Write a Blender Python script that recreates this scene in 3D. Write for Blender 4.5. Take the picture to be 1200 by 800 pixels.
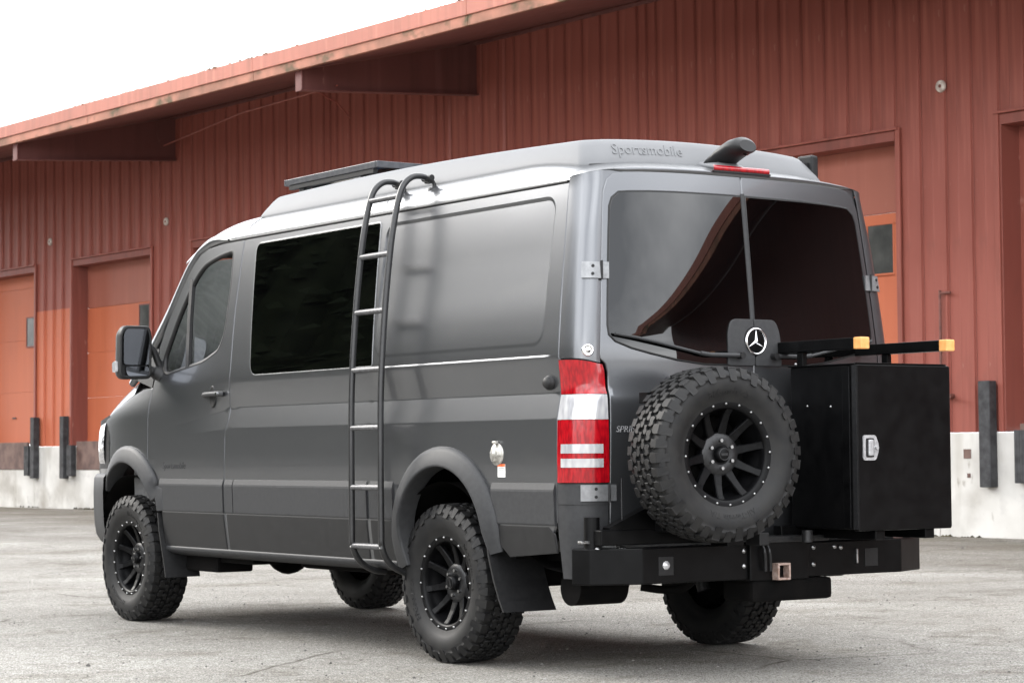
import bpy, bmesh, math, random
import numpy as np
from mathutils import Vector, Matrix
from mathutils.geometry import delaunay_2d_cdt

random.seed(7)
for o in list(bpy.data.objects): bpy.data.objects.remove(o)
scene = bpy.context.scene
COL = scene.collection
R_ = math.radians

# ------------------------------------------------------------------ camera
cam_d = bpy.data.cameras.new('camera'); cam = bpy.data.objects.new('camera', cam_d); COL.objects.link(cam)
CP = Vector((-6.9907, -9.3685, 1.0361)); YAW, PIT, ROL = .6041, .0497, -.0076
dv = Vector((math.sin(YAW)*math.cos(PIT), math.cos(YAW)*math.cos(PIT), math.sin(PIT)))
rt = Vector((math.cos(YAW), -math.sin(YAW), 0)); upv = rt.cross(dv)
r2 = math.cos(ROL)*rt + math.sin(ROL)*upv; u2 = -math.sin(ROL)*rt + math.cos(ROL)*upv
m = Matrix.Identity(4)
for i in range(3):
    m[i][0], m[i][1], m[i][2], m[i][3] = r2[i], u2[i], -dv[i], CP[i]
cam.matrix_world = m
cam_d.sensor_width = 36; cam_d.lens = 2623.3/1200*36; cam_d.clip_end = 5000; cam_d.clip_start = .1
cam_d.dof.use_dof = True; cam_d.dof.focus_distance = 10.9; cam_d.dof.aperture_fstop = 9
scene.camera = cam

# ------------------------------------------------------------------ light
SUN_AZ = R_(21.7)      # from +Y towards -X (front left of the van)
SUN_EL = R_(27)
world = bpy.data.worlds.new('World'); scene.world = world; world.use_nodes = True
nt = world.node_tree; nt.nodes.clear()
N = nt.nodes.new; L = nt.links.new
out = N('ShaderNodeOutputWorld'); bg = N('ShaderNodeBackground'); bg.inputs[1].default_value = .12
sky = N('ShaderNodeTexSky'); sky.sky_type = 'NISHITA'; sky.sun_disc = False
sky.sun_elevation = SUN_EL; sky.sun_rotation = -SUN_AZ; sky.air_density = 1.2; sky.dust_density = 2.5
tc = N('ShaderNodeTexCoord'); mp = N('ShaderNodeMapping'); mp.inputs['Scale'].default_value = (1, 1, 1.7); mp.inputs['Location'].default_value = (1.3, .4, 2.2)
no = N('ShaderNodeTexNoise'); no.inputs['Scale'].default_value = 2.6; no.inputs['Detail'].default_value = 7; no.inputs['Roughness'].default_value = .52
rp = N('ShaderNodeValToRGB'); rp.color_ramp.elements[0].position = .36; rp.color_ramp.elements[1].position = .68
rp.color_ramp.elements[0].color = (10.5, 10.9, 11.6, 1); rp.color_ramp.elements[1].color = (33, 33.3, 33.8, 1)
mx = N('ShaderNodeMix'); mx.data_type = 'RGBA'; mx.inputs[0].default_value = .93
L(tc.outputs['Generated'], mp.inputs[0]); L(mp.outputs[0], no.inputs['Vector']); L(no.outputs[0], rp.inputs[0])
L(sky.outputs[0], mx.inputs[6]); L(rp.outputs[0], mx.inputs[7]); L(mx.outputs[2], bg.inputs[0]); L(bg.outputs[0], out.inputs[0])
sd = bpy.data.lights.new('sun', 'SUN'); sd.energy = 1.5; sd.angle = R_(20); sd.color = (1, .95, .88)
sun = bpy.data.objects.new('sun', sd); COL.objects.link(sun)
sdir = Vector((-math.sin(SUN_AZ)*math.cos(SUN_EL), math.cos(SUN_AZ)*math.cos(SUN_EL), math.sin(SUN_EL)))
sun.rotation_euler = sdir.to_track_quat('Z', 'Y').to_euler(); sun.location = (0, 0, 30)
scene.view_settings.view_transform = 'Standard'; scene.view_settings.look = 'None'
scene.view_settings.exposure = 0.78; scene.view_settings.gamma = 1; scene.view_settings.use_curve_mapping = False
scene.render.engine = 'CYCLES'

# ------------------------------------------------------------------ materials
def mat(name, col, rough=.5, metal=0., coat=0., spec=.5, coat_rough=.03):
    M = bpy.data.materials.new(name); M.use_nodes = True
    b = M.node_tree.nodes['Principled BSDF']
    b.inputs['Base Color'].default_value = (*col, 1); b.inputs['Roughness'].default_value = rough
    b.inputs['Metallic'].default_value = metal; b.inputs['Coat Weight'].default_value = coat
    b.inputs['Coat Roughness'].default_value = coat_rough; b.inputs['Specular IOR Level'].default_value = spec
    return M
def nodes(M): return M.node_tree.nodes, M.node_tree.links, M.node_tree.nodes['Principled BSDF']
def noise_col(M, c1, c2, scale, p0=.35, p1=.65, detail=6, vec_scale=(1, 1, 1), bump=0., rough=None, dist=.02, obj=True):
    n, l, b = nodes(M)
    t = n.new('ShaderNodeTexCoord'); mp = n.new('ShaderNodeMapping'); mp.inputs['Scale'].default_value = vec_scale
    ns = n.new('ShaderNodeTexNoise'); ns.inputs['Scale'].default_value = scale; ns.inputs['Detail'].default_value = detail
    r = n.new('ShaderNodeValToRGB'); r.color_ramp.elements[0].position = p0; r.color_ramp.elements[1].position = p1
    r.color_ramp.elements[0].color = (*c1, 1); r.color_ramp.elements[1].color = (*c2, 1)
    l.new(t.outputs['Object'], mp.inputs[0]); l.new(mp.outputs[0], ns.inputs['Vector']); l.new(ns.outputs[0], r.inputs[0])
    l.new(r.outputs[0], b.inputs['Base Color'])
    if bump:
        bp = n.new('ShaderNodeBump'); bp.inputs['Strength'].default_value = bump; bp.inputs['Distance'].default_value = dist
        l.new(ns.outputs[0], bp.inputs['Height']); l.new(bp.outputs[0], b.inputs['Normal'])
    if rough:
        mr = n.new('ShaderNodeMapRange'); mr.inputs[3].default_value = rough[0]; mr.inputs[4].default_value = rough[1]
        l.new(ns.outputs[0], mr.inputs[0]); l.new(mr.outputs[0], b.inputs['Roughness'])
    return r
def mixin(M, col, scale, p0, p1, vec_scale=(1, 1, 1), detail=5, fac=1.0, seed=0.):
    """lays noise-shaped stains of one colour over what feeds the base colour"""
    n, l, b = nodes(M)
    src = b.inputs['Base Color'].links[0].from_socket if b.inputs['Base Color'].links else None
    t = n.new('ShaderNodeTexCoord'); mp = n.new('ShaderNodeMapping'); mp.inputs['Scale'].default_value = vec_scale
    mp.inputs['Location'].default_value = (seed, seed*.7, seed*.3)
    ns = n.new('ShaderNodeTexNoise'); ns.inputs['Scale'].default_value = scale; ns.inputs['Detail'].default_value = detail
    r = n.new('ShaderNodeMapRange'); r.inputs[1].default_value = p0; r.inputs[2].default_value = p1; r.inputs[4].default_value = fac
    x = n.new('ShaderNodeMix'); x.data_type = 'RGBA'
    l.new(t.outputs['Object'], mp.inputs[0]); l.new(mp.outputs[0], ns.inputs['Vector']); l.new(ns.outputs[0], r.inputs[0]); l.new(r.outputs[0], x.inputs[0])
    if src: l.new(src, x.inputs[6])
    else: x.inputs[6].default_value = b.inputs['Base Color'].default_value
    x.inputs[7].default_value = (*col, 1); l.new(x.outputs[2], b.inputs['Base Color'])

M = {}
M['paint'] = mat('grey_paint', (.142, .146, .154), .34, .85, .5, .5, .07)
noise_col(M['paint'], (.132, .136, .144), (.148, .152, .160), 900, rough=(.26, .31), detail=2)
mixin(M['paint'], (.19, .19, .19), 3., .55, .9, (1, 1, 2.5), 6, .3)
M['flare'] = mat('satin_grey_plastic', (.034, .0345, .036), .5, .0, .0, .25, .2)
noise_col(M['flare'], (.031, .0315, .033), (.038, .0385, .04), 40, rough=(.45, .56))
M['cap'] = mat('roof_cap_gel_coat', (.155, .158, .163), .55, .0, .0, .2, .2)
noise_col(M['cap'], (.15, .153, .158), (.162, .165, .17), 6, rough=(.5, .6))
M['black'] = mat('black_powder_coat', (.0018, .0018, .002), .36, 0, 0, .14)
noise_col(M['black'], (.0014, .0014, .0016), (.0028, .0028, .003), 14, rough=(.28, .44), bump=.03, dist=.002)
M['cladding'] = mat('black_textured_cladding', (.012, .012, .0125), .5, spec=.3)
noise_col(M['cladding'], (.0105, .0105, .011), (.015, .015, .0155), 25, rough=(.42, .56))
M['trim'] = mat('black_trim_plastic', (.010, .010, .0105), .5, spec=.35)
noise_col(M['trim'], (.008, .008, .0085), (.013, .013, .0135), 60, rough=(.45, .6))
M['under'] = mat('underbody_black', (.003, .003, .003), .8, spec=.08)
noise_col(M['under'], (.002, .002, .002), (.0045, .004, .0038), 12)
M['rubber'] = mat('tyre_rubber', (.008, .008, .0085), .5, spec=.32)
noise_col(M['rubber'], (.006, .006, .0065), (.0125, .012, .0115), 18, rough=(.48, .68), bump=.08, dist=.002)
M['rim'] = mat('satin_black_rim', (.0025, .0025, .003), .4, .0, .0, .14)
noise_col(M['rim'], (.002, .002, .0023), (.0035, .0035, .004), 25, rough=(.34, .48))
M['hub'] = mat('machined_hub_face', (.022, .022, .023), .36, .5)
noise_col(M['hub'], (.018, .018, .019), (.028, .028, .029), 80)
M['inlet'] = mat('cream_chrome_cap', (.42, .40, .36), .28, .5, .3)
noise_col(M['inlet'], (.3, .29, .26), (.52, .5, .46), 40, rough=(.2, .4))
M['letters'] = mat('satin_silver_letters', (.42, .42, .43), .4, .5); noise_col(M['letters'], (.34, .34, .35), (.5, .5, .51), 60)
M['steel'] = mat('zinc_steel', (.3, .3, .3), .38, 1.)
noise_col(M['steel'], (.24, .24, .24), (.38, .38, .38), 60, rough=(.2, .42))
M['chrome'] = mat('chrome', (.75, .75, .76), .12, 1.)
noise_col(M['chrome'], (.7, .7, .71), (.8, .8, .81), 30, rough=(.08, .18))
M['hinge'] = mat('painted_hinge_grey', (.22, .224, .23), .4, .5, .2)
noise_col(M['hinge'], (.19, .194, .2), (.25, .254, .26), 40)
M['ladder'] = mat('ladder_black_tube', (.013, .013, .0135), .36, .1, .1)
noise_col(M['ladder'], (.010, .010, .0105), (.017, .017, .0175), 50, rough=(.28, .4))
M['rung'] = mat('worn_ladder_rung', (.10, .10, .104), .5, .4)
noise_col(M['rung'], (.07, .07, .073), (.13, .13, .135), 55, rough=(.35, .55), detail=3)
M['dark_glass'] = mat('privacy_glass', (.0006, .0006, .0007), .012, 0, .0, .7)
noise_col(M['dark_glass'], (.0004, .0004, .0005), (.0009, .0009, .001), 2)
def red_lens(name, c1, c2):
    X = mat(name, c1, .15, 0, .35)
    noise_col(X, c1, c2, 90, vec_scale=(1, 1, .25), bump=.25, dist=.002, detail=1)
    return X
M['red'] = red_lens('red_lens', (.21, .002, .006), (.36, .004, .009))
M['clear_lens'] = mat('clear_lens', (.5, .5, .51), .1, .3, 1.)
noise_col(M['clear_lens'], (.40, .40, .42), (.60, .595, .595), 40, .3, .7, vec_scale=(1, 1, .3), bump=.3, dist=.002, detail=1)
M['headlamp'] = mat('headlamp_lens', (.2, .2, .21), .08, .3, .6); noise_col(M['headlamp'], (.14, .14, .15), (.28, .28, .29), 20)
M['amber'] = mat('amber_lens', (.75, .14, .05), .12, 0, 1.); noise_col(M['amber'], (.7, .1, .04), (.85, .22, .08), 60)
M['orange_cap'] = mat('orange_bar_end_cap', (.74, .33, .10), .5); noise_col(M['orange_cap'], (.68, .29, .08), (.8, .38, .13), 30)
M['white'] = mat('white_label', (.8, .8, .78), .5); noise_col(M['white'], (.74, .74, .72), (.83, .83, .81), 20)
M['receiver'] = mat('worn_receiver_tube', (.34, .24, .2), .6, .2); noise_col(M['receiver'], (.26, .17, .135), (.42, .32, .28), 50, rough=(.5, .8))
M['rust'] = mat('rusty_receiver', (.25, .12, .07), .7, .2); noise_col(M['rust'], (.13, .05, .03), (.36, .22, .16), 50, rough=(.5, .9))
M['solar'] = mat('solar_frame_dark', (.06, .062, .07), .4, .5); noise_col(M['solar'], (.05, .052, .06), (.075, .077, .085), 30)
M['cell'] = mat('solar_cells', (.008, .01, .02), .12, 0, .6); noise_col(M['cell'], (.006, .008, .016), (.01, .013, .026), 20)
M['seat'] = mat('seat_fabric', (.055, .055, .057), .9); noise_col(M['seat'], (.045, .045, .047), (.07, .07, .072), 90)
M['inner'] = mat('cabin_plastic', (.10, .10, .10), .7); noise_col(M['inner'], (.085, .085, .085), (.12, .12, .118), 30)
M['mirror_glass'] = mat('mirror_glass', (.20, .21, .23), .05, 1.); noise_col(M['mirror_glass'], (.19, .2, .22), (.21, .22, .24), 3)
g = bpy.data.materials.new('clear_window_glass'); g.use_nodes = True; M['glass'] = g
gn, gl = g.node_tree.nodes, g.node_tree.links; gn.clear()
go = gn.new('ShaderNodeOutputMaterial'); gt = gn.new('ShaderNodeBsdfTransparent'); gt.inputs[0].default_value = (.92, .95, .94, 1)
gg = gn.new('ShaderNodeBsdfGlossy'); gg.inputs['Roughness'].default_value = .02; gg.inputs[0].default_value = (.9, .9, .9, 1)
gf = gn.new('ShaderNodeFresnel'); gf.inputs[0].default_value = 1.5
gm = gn.new('ShaderNodeMixShader'); gl.new(gf.outputs[0], gm.inputs[0]); gl.new(gt.outputs[0], gm.inputs[1]); gl.new(gg.outputs[0], gm.inputs[2]); gl.new(gm.outputs[0], go.inputs[0])

# ------------------------------------------------------------------ helpers
def tag(o, label=None, cat=None, group=None, kind=None):
    if label: o['label'] = label
    if cat: o['category'] = cat
    if group: o['group'] = group
    if kind: o['kind'] = kind
    return o
def empty(name, loc=(0, 0, 0), rot=(0, 0, 0), parent=None):
    o = bpy.data.objects.new(name, None); COL.objects.link(o); o.location = loc; o.rotation_euler = rot; o.parent = parent
    o.empty_display_size = .1
    return o
def link(name, me, material=None, parent=None, loc=None, rot=None):
    o = bpy.data.objects.new(name, me); COL.objects.link(o); o.parent = parent
    if material is not None and not me.materials: me.materials.append(material)
    if loc: o.location = loc
    if rot: o.rotation_euler = rot
    return o
class MB:
    def __init__(s): s.v = []; s.f = []; s.sm = []
    def add(s, vs, fs, smooth=False, T=None):
        k = len(s.v)
        s.v += [tuple(T @ Vector(p)) if T is not None else tuple(p) for p in vs]
        s.f += [tuple(i+k for i in f) for f in fs]; s.sm += [smooth]*len(fs)
        return s
    def box(s, c, d, T=None, bev=0.):
        x, y, z = d[0]/2, d[1]/2, d[2]/2
        if bev > 0:
            bm = bmesh.new(); bmesh.ops.create_cube(bm, size=1)
            for v in bm.verts: v.co = Vector((v.co.x*d[0], v.co.y*d[1], v.co.z*d[2]))
            bmesh.ops.bevel(bm, geom=bm.edges[:], offset=bev, segments=2, affect='EDGES', profile=.6)
            bm.verts.index_update()
            vs = [(v.co.x+c[0], v.co.y+c[1], v.co.z+c[2]) for v in bm.verts]
            fs = [[v.index for v in f.verts] for f in bm.faces]; bm.free()
            return s.add(vs, fs, False, T)
        vs = [(c[0]+a*x, c[1]+b*y, c[2]+e*z) for a in (-1, 1) for b in (-1, 1) for e in (-1, 1)]
        return s.add(vs, [(0, 1, 3, 2), (4, 6, 7, 5), (0, 4, 5, 1), (2, 3, 7, 6), (0, 2, 6, 4), (1, 5, 7, 3)], False, T)
    def lathe(s, prof, n=48, T=None, smooth=True, close=False):
        """profile (r, z) turned about Z"""
        vs = []; fs = []; k = len(prof)
        for i in range(n):
            a = 2*math.pi*i/n
            vs += [(r*math.cos(a), r*math.sin(a), z) for r, z in prof]
        for i in range(n):
            j = (i+1) % n
            for q in range(k-1 if not close else k):
                q2 = (q+1) % k
                fs.append((i*k+q, j*k+q, j*k+q2, i*k+q2))
        return s.add(vs, fs, smooth, T)
    def cyl(s, p0, p1, r0, r1=None, n=16, caps=True, smooth=True):
        p0, p1 = Vector(p0), Vector(p1); r1 = r0 if r1 is None else r1
        q = (p1-p0).to_track_quat('Z', 'Y'); h = (p1-p0).length
        T = Matrix.Translation(p0) @ q.to_matrix().to_4x4()
        vs = [(r0*math.cos(2*math.pi*i/n), r0*math.sin(2*math.pi*i/n), 0) for i in range(n)] + [(r1*math.cos(2*math.pi*i/n), r1*math.sin(2*math.pi*i/n), h) for i in range(n)]
        s.add(vs, [(i, (i+1) % n, n+(i+1) % n, n+i) for i in range(n)], smooth, T)
        if caps: s.add(vs, [tuple(range(n-1, -1, -1)), tuple(range(n, 2*n))], False, T)
        return s
    def tube(s, path, r, n=14, caps=True):
        P = [Vector(p) for p in path]; k = len(P)
        rr = r if isinstance(r, (list, tuple)) else [r]*k
        tg = [(P[min(i+1, k-1)]-P[max(i-1, 0)]).normalized() for i in range(k)]
        u = tg[0].orthogonal().normalized(); vs = []
        for i in range(k):
            u = (u - tg[i]*u.dot(tg[i])).normalized(); w = tg[i].cross(u)
            for j in range(n):
                a = 2*math.pi*j/n; vs.append(P[i]+rr[i]*(math.cos(a)*u+math.sin(a)*w))
        fs = [(i*n+j, i*n+(j+1) % n, (i+1)*n+(j+1) % n, (i+1)*n+j) for i in range(k-1) for j in range(n)]
        s.add(vs, fs, True)
        if caps: s.add(vs, [tuple(range(n-1, -1, -1)), tuple(range((k-1)*n, k*n))], False)
        return s
    def prism(s, pts, d0, d1, fn):
        """2D outline extruded between depths d0 and d1; fn(a, b, d) -> point"""
        n = len(pts)
        vs = [fn(a, b, d0) for a, b in pts] + [fn(a, b, d1) for a, b in pts]
        fs = [tuple(range(n-1, -1, -1)), tuple(range(n, 2*n))] + [(i, (i+1) % n, n+(i+1) % n, n+i) for i in range(n)]
        return s.add(vs, fs)
    def grid(s, rows, smooth=True, closed=False):
        k = len(rows[0]); vs = [p for r in rows for p in r]; fs = []
        for i in range(len(rows)-1):
            for j in range(k if closed else k-1):
                j2 = (j+1) % k
                fs.append((i*k+j, i*k+j2, (i+1)*k+j2, (i+1)*k+j))
        return s.add(vs, fs, smooth)
    def mesh(s, name, fix=True):
        me = bpy.data.meshes.new(name); me.from_pydata([tuple(v) for v in s.v], [], s.f)
        me.polygons.foreach_set('use_smooth', s.sm); me.update()
        if fix:
            bm = bmesh.new(); bm.from_mesh(me); bmesh.ops.recalc_face_normals(bm, faces=bm.faces[:]); bm.to_mesh(me); bm.free()
        return me
    def build(s, name, material, parent=None, fix=True, loc=None, rot=None):
        return link(name, s.mesh(name, fix), material, parent, loc, rot)
def spline(P, n=8):
    P = [Vector(p) for p in P]; o = []
    for i in range(len(P)-1):
        p0, p1, p2, p3 = P[max(i-1, 0)], P[i], P[i+1], P[min(i+2, len(P)-1)]
        for j in range(n):
            t = j/n
            o.append(.5*((2*p1)+(p2-p0)*t+(2*p0-5*p1+4*p2-p3)*t*t+(3*p1-p0-3*p2+p3)*t**3))
    o.append(P[-1]); return o
def sst(a, b, x):
    t = max(0., min(1., (x-a)/(b-a))); return t*t*(3-2*t)
def interp(T, x):
    if x <= T[0][0]: return T[0][1]
    if x >= T[-1][0]: return T[-1][1]
    for i in range(len(T)-1):
        if T[i][0] <= x <= T[i+1][0]: break
    def sl(j):
        if j <= 0: return (T[1][1]-T[0][1])/(T[1][0]-T[0][0])
        if j >= len(T)-1: return (T[-1][1]-T[-2][1])/(T[-1][0]-T[-2][0])
        return (T[j+1][1]-T[j-1][1])/(T[j+1][0]-T[j-1][0])
    h = T[i+1][0]-T[i][0]; t = (x-T[i][0])/h
    a, b = T[i][1], T[i+1][1]; m0, m1 = sl(i)*h, sl(i+1)*h
    return (2*t**3-3*t*t+1)*a+(t**3-2*t*t+t)*m0+(-2*t**3+3*t*t)*b+(t**3-t*t)*m1
def round_poly(pts, radii, n=6):
    """rounds the corners of a closed 2D polygon"""
    k = len(pts); o = []
    if not isinstance(radii, (list, tuple)): radii = [radii]*k
    for i in range(k):
        p = Vector(pts[i]); a = Vector(pts[i-1])-p; b = Vector(pts[(i+1) % k])-p
        r = min(radii[i], a.length*.45, b.length*.45)
        if r <= 0: o.append(tuple(p)); continue
        s, e = p+a.normalized()*r, p+b.normalized()*r
        for j in range(n+1):
            t = j/n; q = (1-t)**2*s+2*t*(1-t)*p+t*t*e; o.append(tuple(q))
    return o
def densify(pts, step):
    o = []
    for i in range(len(pts)):
        a, b = pts[i], pts[(i+1) % len(pts)]
        n = max(1, int(math.ceil(math.hypot(b[0]-a[0], b[1]-a[1])/step)))
        for j in range(n): o.append((a[0]+(b[0]-a[0])*j/n, a[1]+(b[1]-a[1])*j/n))
    return o
def area2(p): return sum(p[i-1][0]*p[i][1]-p[i][0]*p[i-1][1] for i in range(len(p)))
def inset(pts, e):
    k = len(pts); o = []
    for i in range(k):
        a, p, b = pts[i-1], pts[i], pts[(i+1) % k]
        n1 = (-(p[1]-a[1]), p[0]-a[0]); n2 = (-(b[1]-p[1]), b[0]-p[0])
        l1 = math.hypot(*n1) or 1e-9; l2 = math.hypot(*n2) or 1e-9
        n = (n1[0]/l1+n2[0]/l2, n1[1]/l1+n2[1]/l2); l = math.hypot(*n) or 1e-9
        c = max(.5, l/2)
        o.append((p[0]+n[0]/l*e/c, p[1]+n[1]/l*e/c))
    return o
def pip(P, poly):
    x, y = P[:, 0], P[:, 1]; ins = np.zeros(len(P), bool); q = np.array(poly); j = len(q)-1
    for i in range(len(q)):
        xi, yi = q[i]; xj, yj = q[j]
        if yi != yj:
            c = ((yi > y) != (yj > y)) & (x < (xj-xi)*(y-yi)/(yj-yi)+xi); ins ^= c
        j = i
    return ins
def panel(name, outline, surf, material, parent, holes=(), g=.045, e=.002, depth=.022, loops=(), step=.025):
    """curved sheet: a 2D outline (with holes) meshed, laid on surf(a, b), edges rolled over and turned in"""
    rings = [densify(outline, step)] + [densify(h, step) for h in holes]
    if area2(rings[0]) < 0: rings[0].reverse()
    for h in rings[1:]:
        if area2(h) > 0: h.reverse()
    ins = [inset(r, e) for r in rings]
    V = []; E = []
    for r in ins:
        k = len(V); V += r; E += [(k+i, k+(i+1) % len(r)) for i in range(len(r))]
    for lp in loops:
        lp = densify(lp, step); k = len(V); V += lp; E += [(k+i, k+(i+1) % len(lp)) for i in range(len(lp))]
    A = np.array(ins[0]); lo, hi = A.min(0), A.max(0)
    gx, gy = np.meshgrid(np.arange(lo[0]+g/2, hi[0], g), np.arange(lo[1]+g/2, hi[1], g)); G = np.stack([gx.ravel(), gy.ravel()], 1)
    G = G[pip(G, ins[0])]
    for r in ins[1:]: G = G[~pip(G, r)]
    B = np.array(V)
    if len(G):
        d = np.sqrt(((G[:, None, :]-B[None])**2).sum(2)).min(1); G = G[d > g*.38]
    V2 = [Vector(p) for p in V]+[Vector(p) for p in G]
    res = delaunay_2d_cdt(V2, E, [], 0, 1e-7)
    vo, fo = [(v.x, v.y) for v in res[0]], [tuple(f) for f in res[2]]
    C = np.array([np.mean([vo[i] for i in f], 0) for f in fo]); ok = pip(C, ins[0])
    for r in ins[1:]: ok &= ~pip(C, r)
    fo = [f for f, k in zip(fo, ok) if k]
    def PN(a, b):
        h = 1e-3; p = Vector(surf(a, b)); n = (Vector(surf(a+h, b))-Vector(surf(a-h, b))).cross(Vector(surf(a, b+h))-Vector(surf(a, b-h)))
        return p, n.normalized()
    vs = []; ns = []
    for q in vo: p, n = PN(*q); vs.append(p); ns.append(n)
    # orientation: area vector of faces against normals
    fs = []
    for f in fo:
        nn = (vs[f[1]]-vs[f[0]]).cross(vs[f[2]]-vs[f[0]])
        fs.append(f if nn.dot(ns[f[0]]) > 0 else f[::-1])
    key = {(round(a, 5), round(b, 5)): i for i, (a, b) in enumerate(vo)}
    for r, q in zip(rings, ins):
        k = len(r); top = []; o1 = []; o2 = []
        for i in range(k):
            t = key.get((round(q[i][0], 5), round(q[i][1], 5)))
            if t is None:
                dd = [(q[i][0]-a)**2+(q[i][1]-b)**2 for a, b in vo]; t = dd.index(min(dd))
            p, n = PN(*r[i]); w = (p-vs[t]); w = (w-n*w.dot(n)); w = w.normalized() if w.length > 1e-6 else n
            top.append(t); o1.append(len(vs)); vs.append(p-n*e*.8); ns.append((n*.95+w*.3).normalized())
            o2.append(len(vs)); vs.append(p-n*depth); ns.append(w)
        for i in range(k):
            j = (i+1) % k
            for f in ((top[i], top[j], o1[j], o1[i]), (o1[i], o1[j], o2[j], o2[i])):
                f = tuple(dict.fromkeys(f))
                if len(f) < 3: continue
                nn = (vs[f[1]]-vs[f[0]]).cross(vs[f[2]]-vs[f[0]])
                fs.append(f if nn.dot(ns[o1[i]]) > 0 else f[::-1])
    me = bpy.data.meshes.new(name); me.from_pydata([tuple(v) for v in vs], [], fs); me.validate(); me.update()
    me.polygons.foreach_set('use_smooth', [True]*len(me.polygons))
    if len(me.vertices) == len(ns): me.normals_split_custom_set_from_vertices([tuple(n) for n in ns])
    return link(name, me, material, parent)
def text_pts(txt, size, shear=0., extrude=.002, bevel=0., spacing=1.):
    cu = bpy.data.curves.new('t', 'FONT'); cu.body = txt; cu.size = size; cu.shear = shear; cu.extrude = extrude; cu.bevel_depth = bevel
    cu.space_character = spacing; cu.resolution_u = 3
    ob = bpy.data.objects.new('t', cu); COL.objects.link(ob)
    dg = bpy.context.evaluated_depsgraph_get(); me = bpy.data.meshes.new_from_object(ob.evaluated_get(dg))
    vs = [tuple(v.co) for v in me.vertices]; fs = [tuple(p.vertices) for p in me.polygons]
    bpy.data.objects.remove(ob); bpy.data.curves.remove(cu); bpy.data.meshes.remove(me)
    return vs, fs
def lettering(name, txt, size, fn, material, parent, **k):
    """fn(a, b, h): lays the flat text on a surface"""
    vs, fs = text_pts(txt, size, **k)
    return MB().add([fn(*v) for v in vs], fs).build(name, material, parent, fix=False)

#@@PART2
# ------------------------------------------------------------------ ground
gm_ = mat('worn_asphalt', (.2, .195, .185), .92, spec=.25)
n, l, b = nodes(gm_)
t = n.new('ShaderNodeTexCoord')
def nz(scale, detail=6, vs=None, rough=.55):
    x = n.new('ShaderNodeTexNoise'); x.inputs['Scale'].default_value = scale; x.inputs['Detail'].default_value = detail; x.inputs['Roughness'].default_value = rough
    if vs:
        m_ = n.new('ShaderNodeMapping'); m_.inputs['Scale'].default_value = vs; m_.inputs['Rotation'].default_value = (0, 0, .25); l.new(t.outputs['Object'], m_.inputs[0]); l.new(m_.outputs[0], x.inputs['Vector'])
    else: l.new(t.outputs['Object'], x.inputs['Vector'])
    return x
def ramp(src, p0, p1, c0, c1):
    r = n.new('ShaderNodeValToRGB'); r.color_ramp.elements[0].position = p0; r.color_ramp.elements[1].position = p1
    r.color_ramp.elements[0].color = (*c0, 1); r.color_ramp.elements[1].color = (*c1, 1); l.new(src.outputs[0], r.inputs[0]); return r
def mixc(fac, a, b_, mode='MIX'):
    x = n.new('ShaderNodeMix'); x.data_type = 'RGBA'; x.blend_type = mode
    if isinstance(fac, float): x.inputs[0].default_value = fac
    else: l.new(fac, x.inputs[0])
    for s, q in ((6, a), (7, b_)):
        if isinstance(q, tuple): x.inputs[s].default_value = (*q, 1)
        else: l.new(q, x.inputs[s])
    return x.outputs[2]
big = ramp(nz(.35, 6), .32, .7, (.26, .246, .222), (.455, .44, .413))
streak = ramp(nz(.5, 7, (.35, 1.7, 1), .62), .54, .72, (0, 0, 0), (1, 1, 1))
grit = ramp(nz(110, 2, rough=.75), .38, .62, (.40, .40, .40), (1.5, 1.5, 1.5))
grit2 = ramp(nz(45, 5, rough=.8), .40, .60, (.60, .60, .59), (1.32, 1.32, 1.32))
grit3 = ramp(nz(13, 7, rough=.72), .36, .64, (.80, .79, .77), (1.14, 1.14, 1.14))
blot = ramp(nz(1.3, 10, rough=.74), .51, .66, (1, 1, 1), (.62, .60, .56))
def vor(scale, p0, p1, c0, feat='F1'):
    v_ = n.new('ShaderNodeTexVoronoi'); v_.inputs['Scale'].default_value = scale; v_.feature = feat; l.new(t.outputs['Object'], v_.inputs['Vector']); return ramp(v_, p0, p1, c0, (1, 1, 1))
spr = vor(24, .04, .085, (.18, .17, .16)); spr2 = vor(75, .10, .20, (.45, .44, .42)); spl = vor(47, .06, .13, (1.75, 1.75, 1.72))
# hairline cracks, warped by noise and broken up
cn = nz(2.2, 4); cw = n.new('ShaderNodeMix'); cw.data_type = 'RGBA'; cw.inputs[0].default_value = .14; l.new(t.outputs['Object'], cw.inputs[6]); l.new(cn.outputs[1], cw.inputs[7])
cv = n.new('ShaderNodeTexVoronoi'); cv.feature = 'DISTANCE_TO_EDGE'; cv.inputs['Scale'].default_value = .42; l.new(cw.outputs[2], cv.inputs['Vector'])
cr_ = ramp(cv, .0015, .006, (.38, .36, .33), (1, 1, 1)); cb_ = ramp(nz(.6, 3), .5, .6, (1, 1, 1), (0, 0, 0))
c = mixc(streak.outputs[0], big.outputs[0], (.27, .252, .215))
for r in (grit, grit2, grit3, blot, spr, spr2, spl): c = mixc(1.0, c, r.outputs[0], 'MULTIPLY')
crk = mixc(cb_.outputs[0], cr_.outputs[0], (1., 1., 1.)); c = mixc(1.0, c, crk, 'MULTIPLY')
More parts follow.
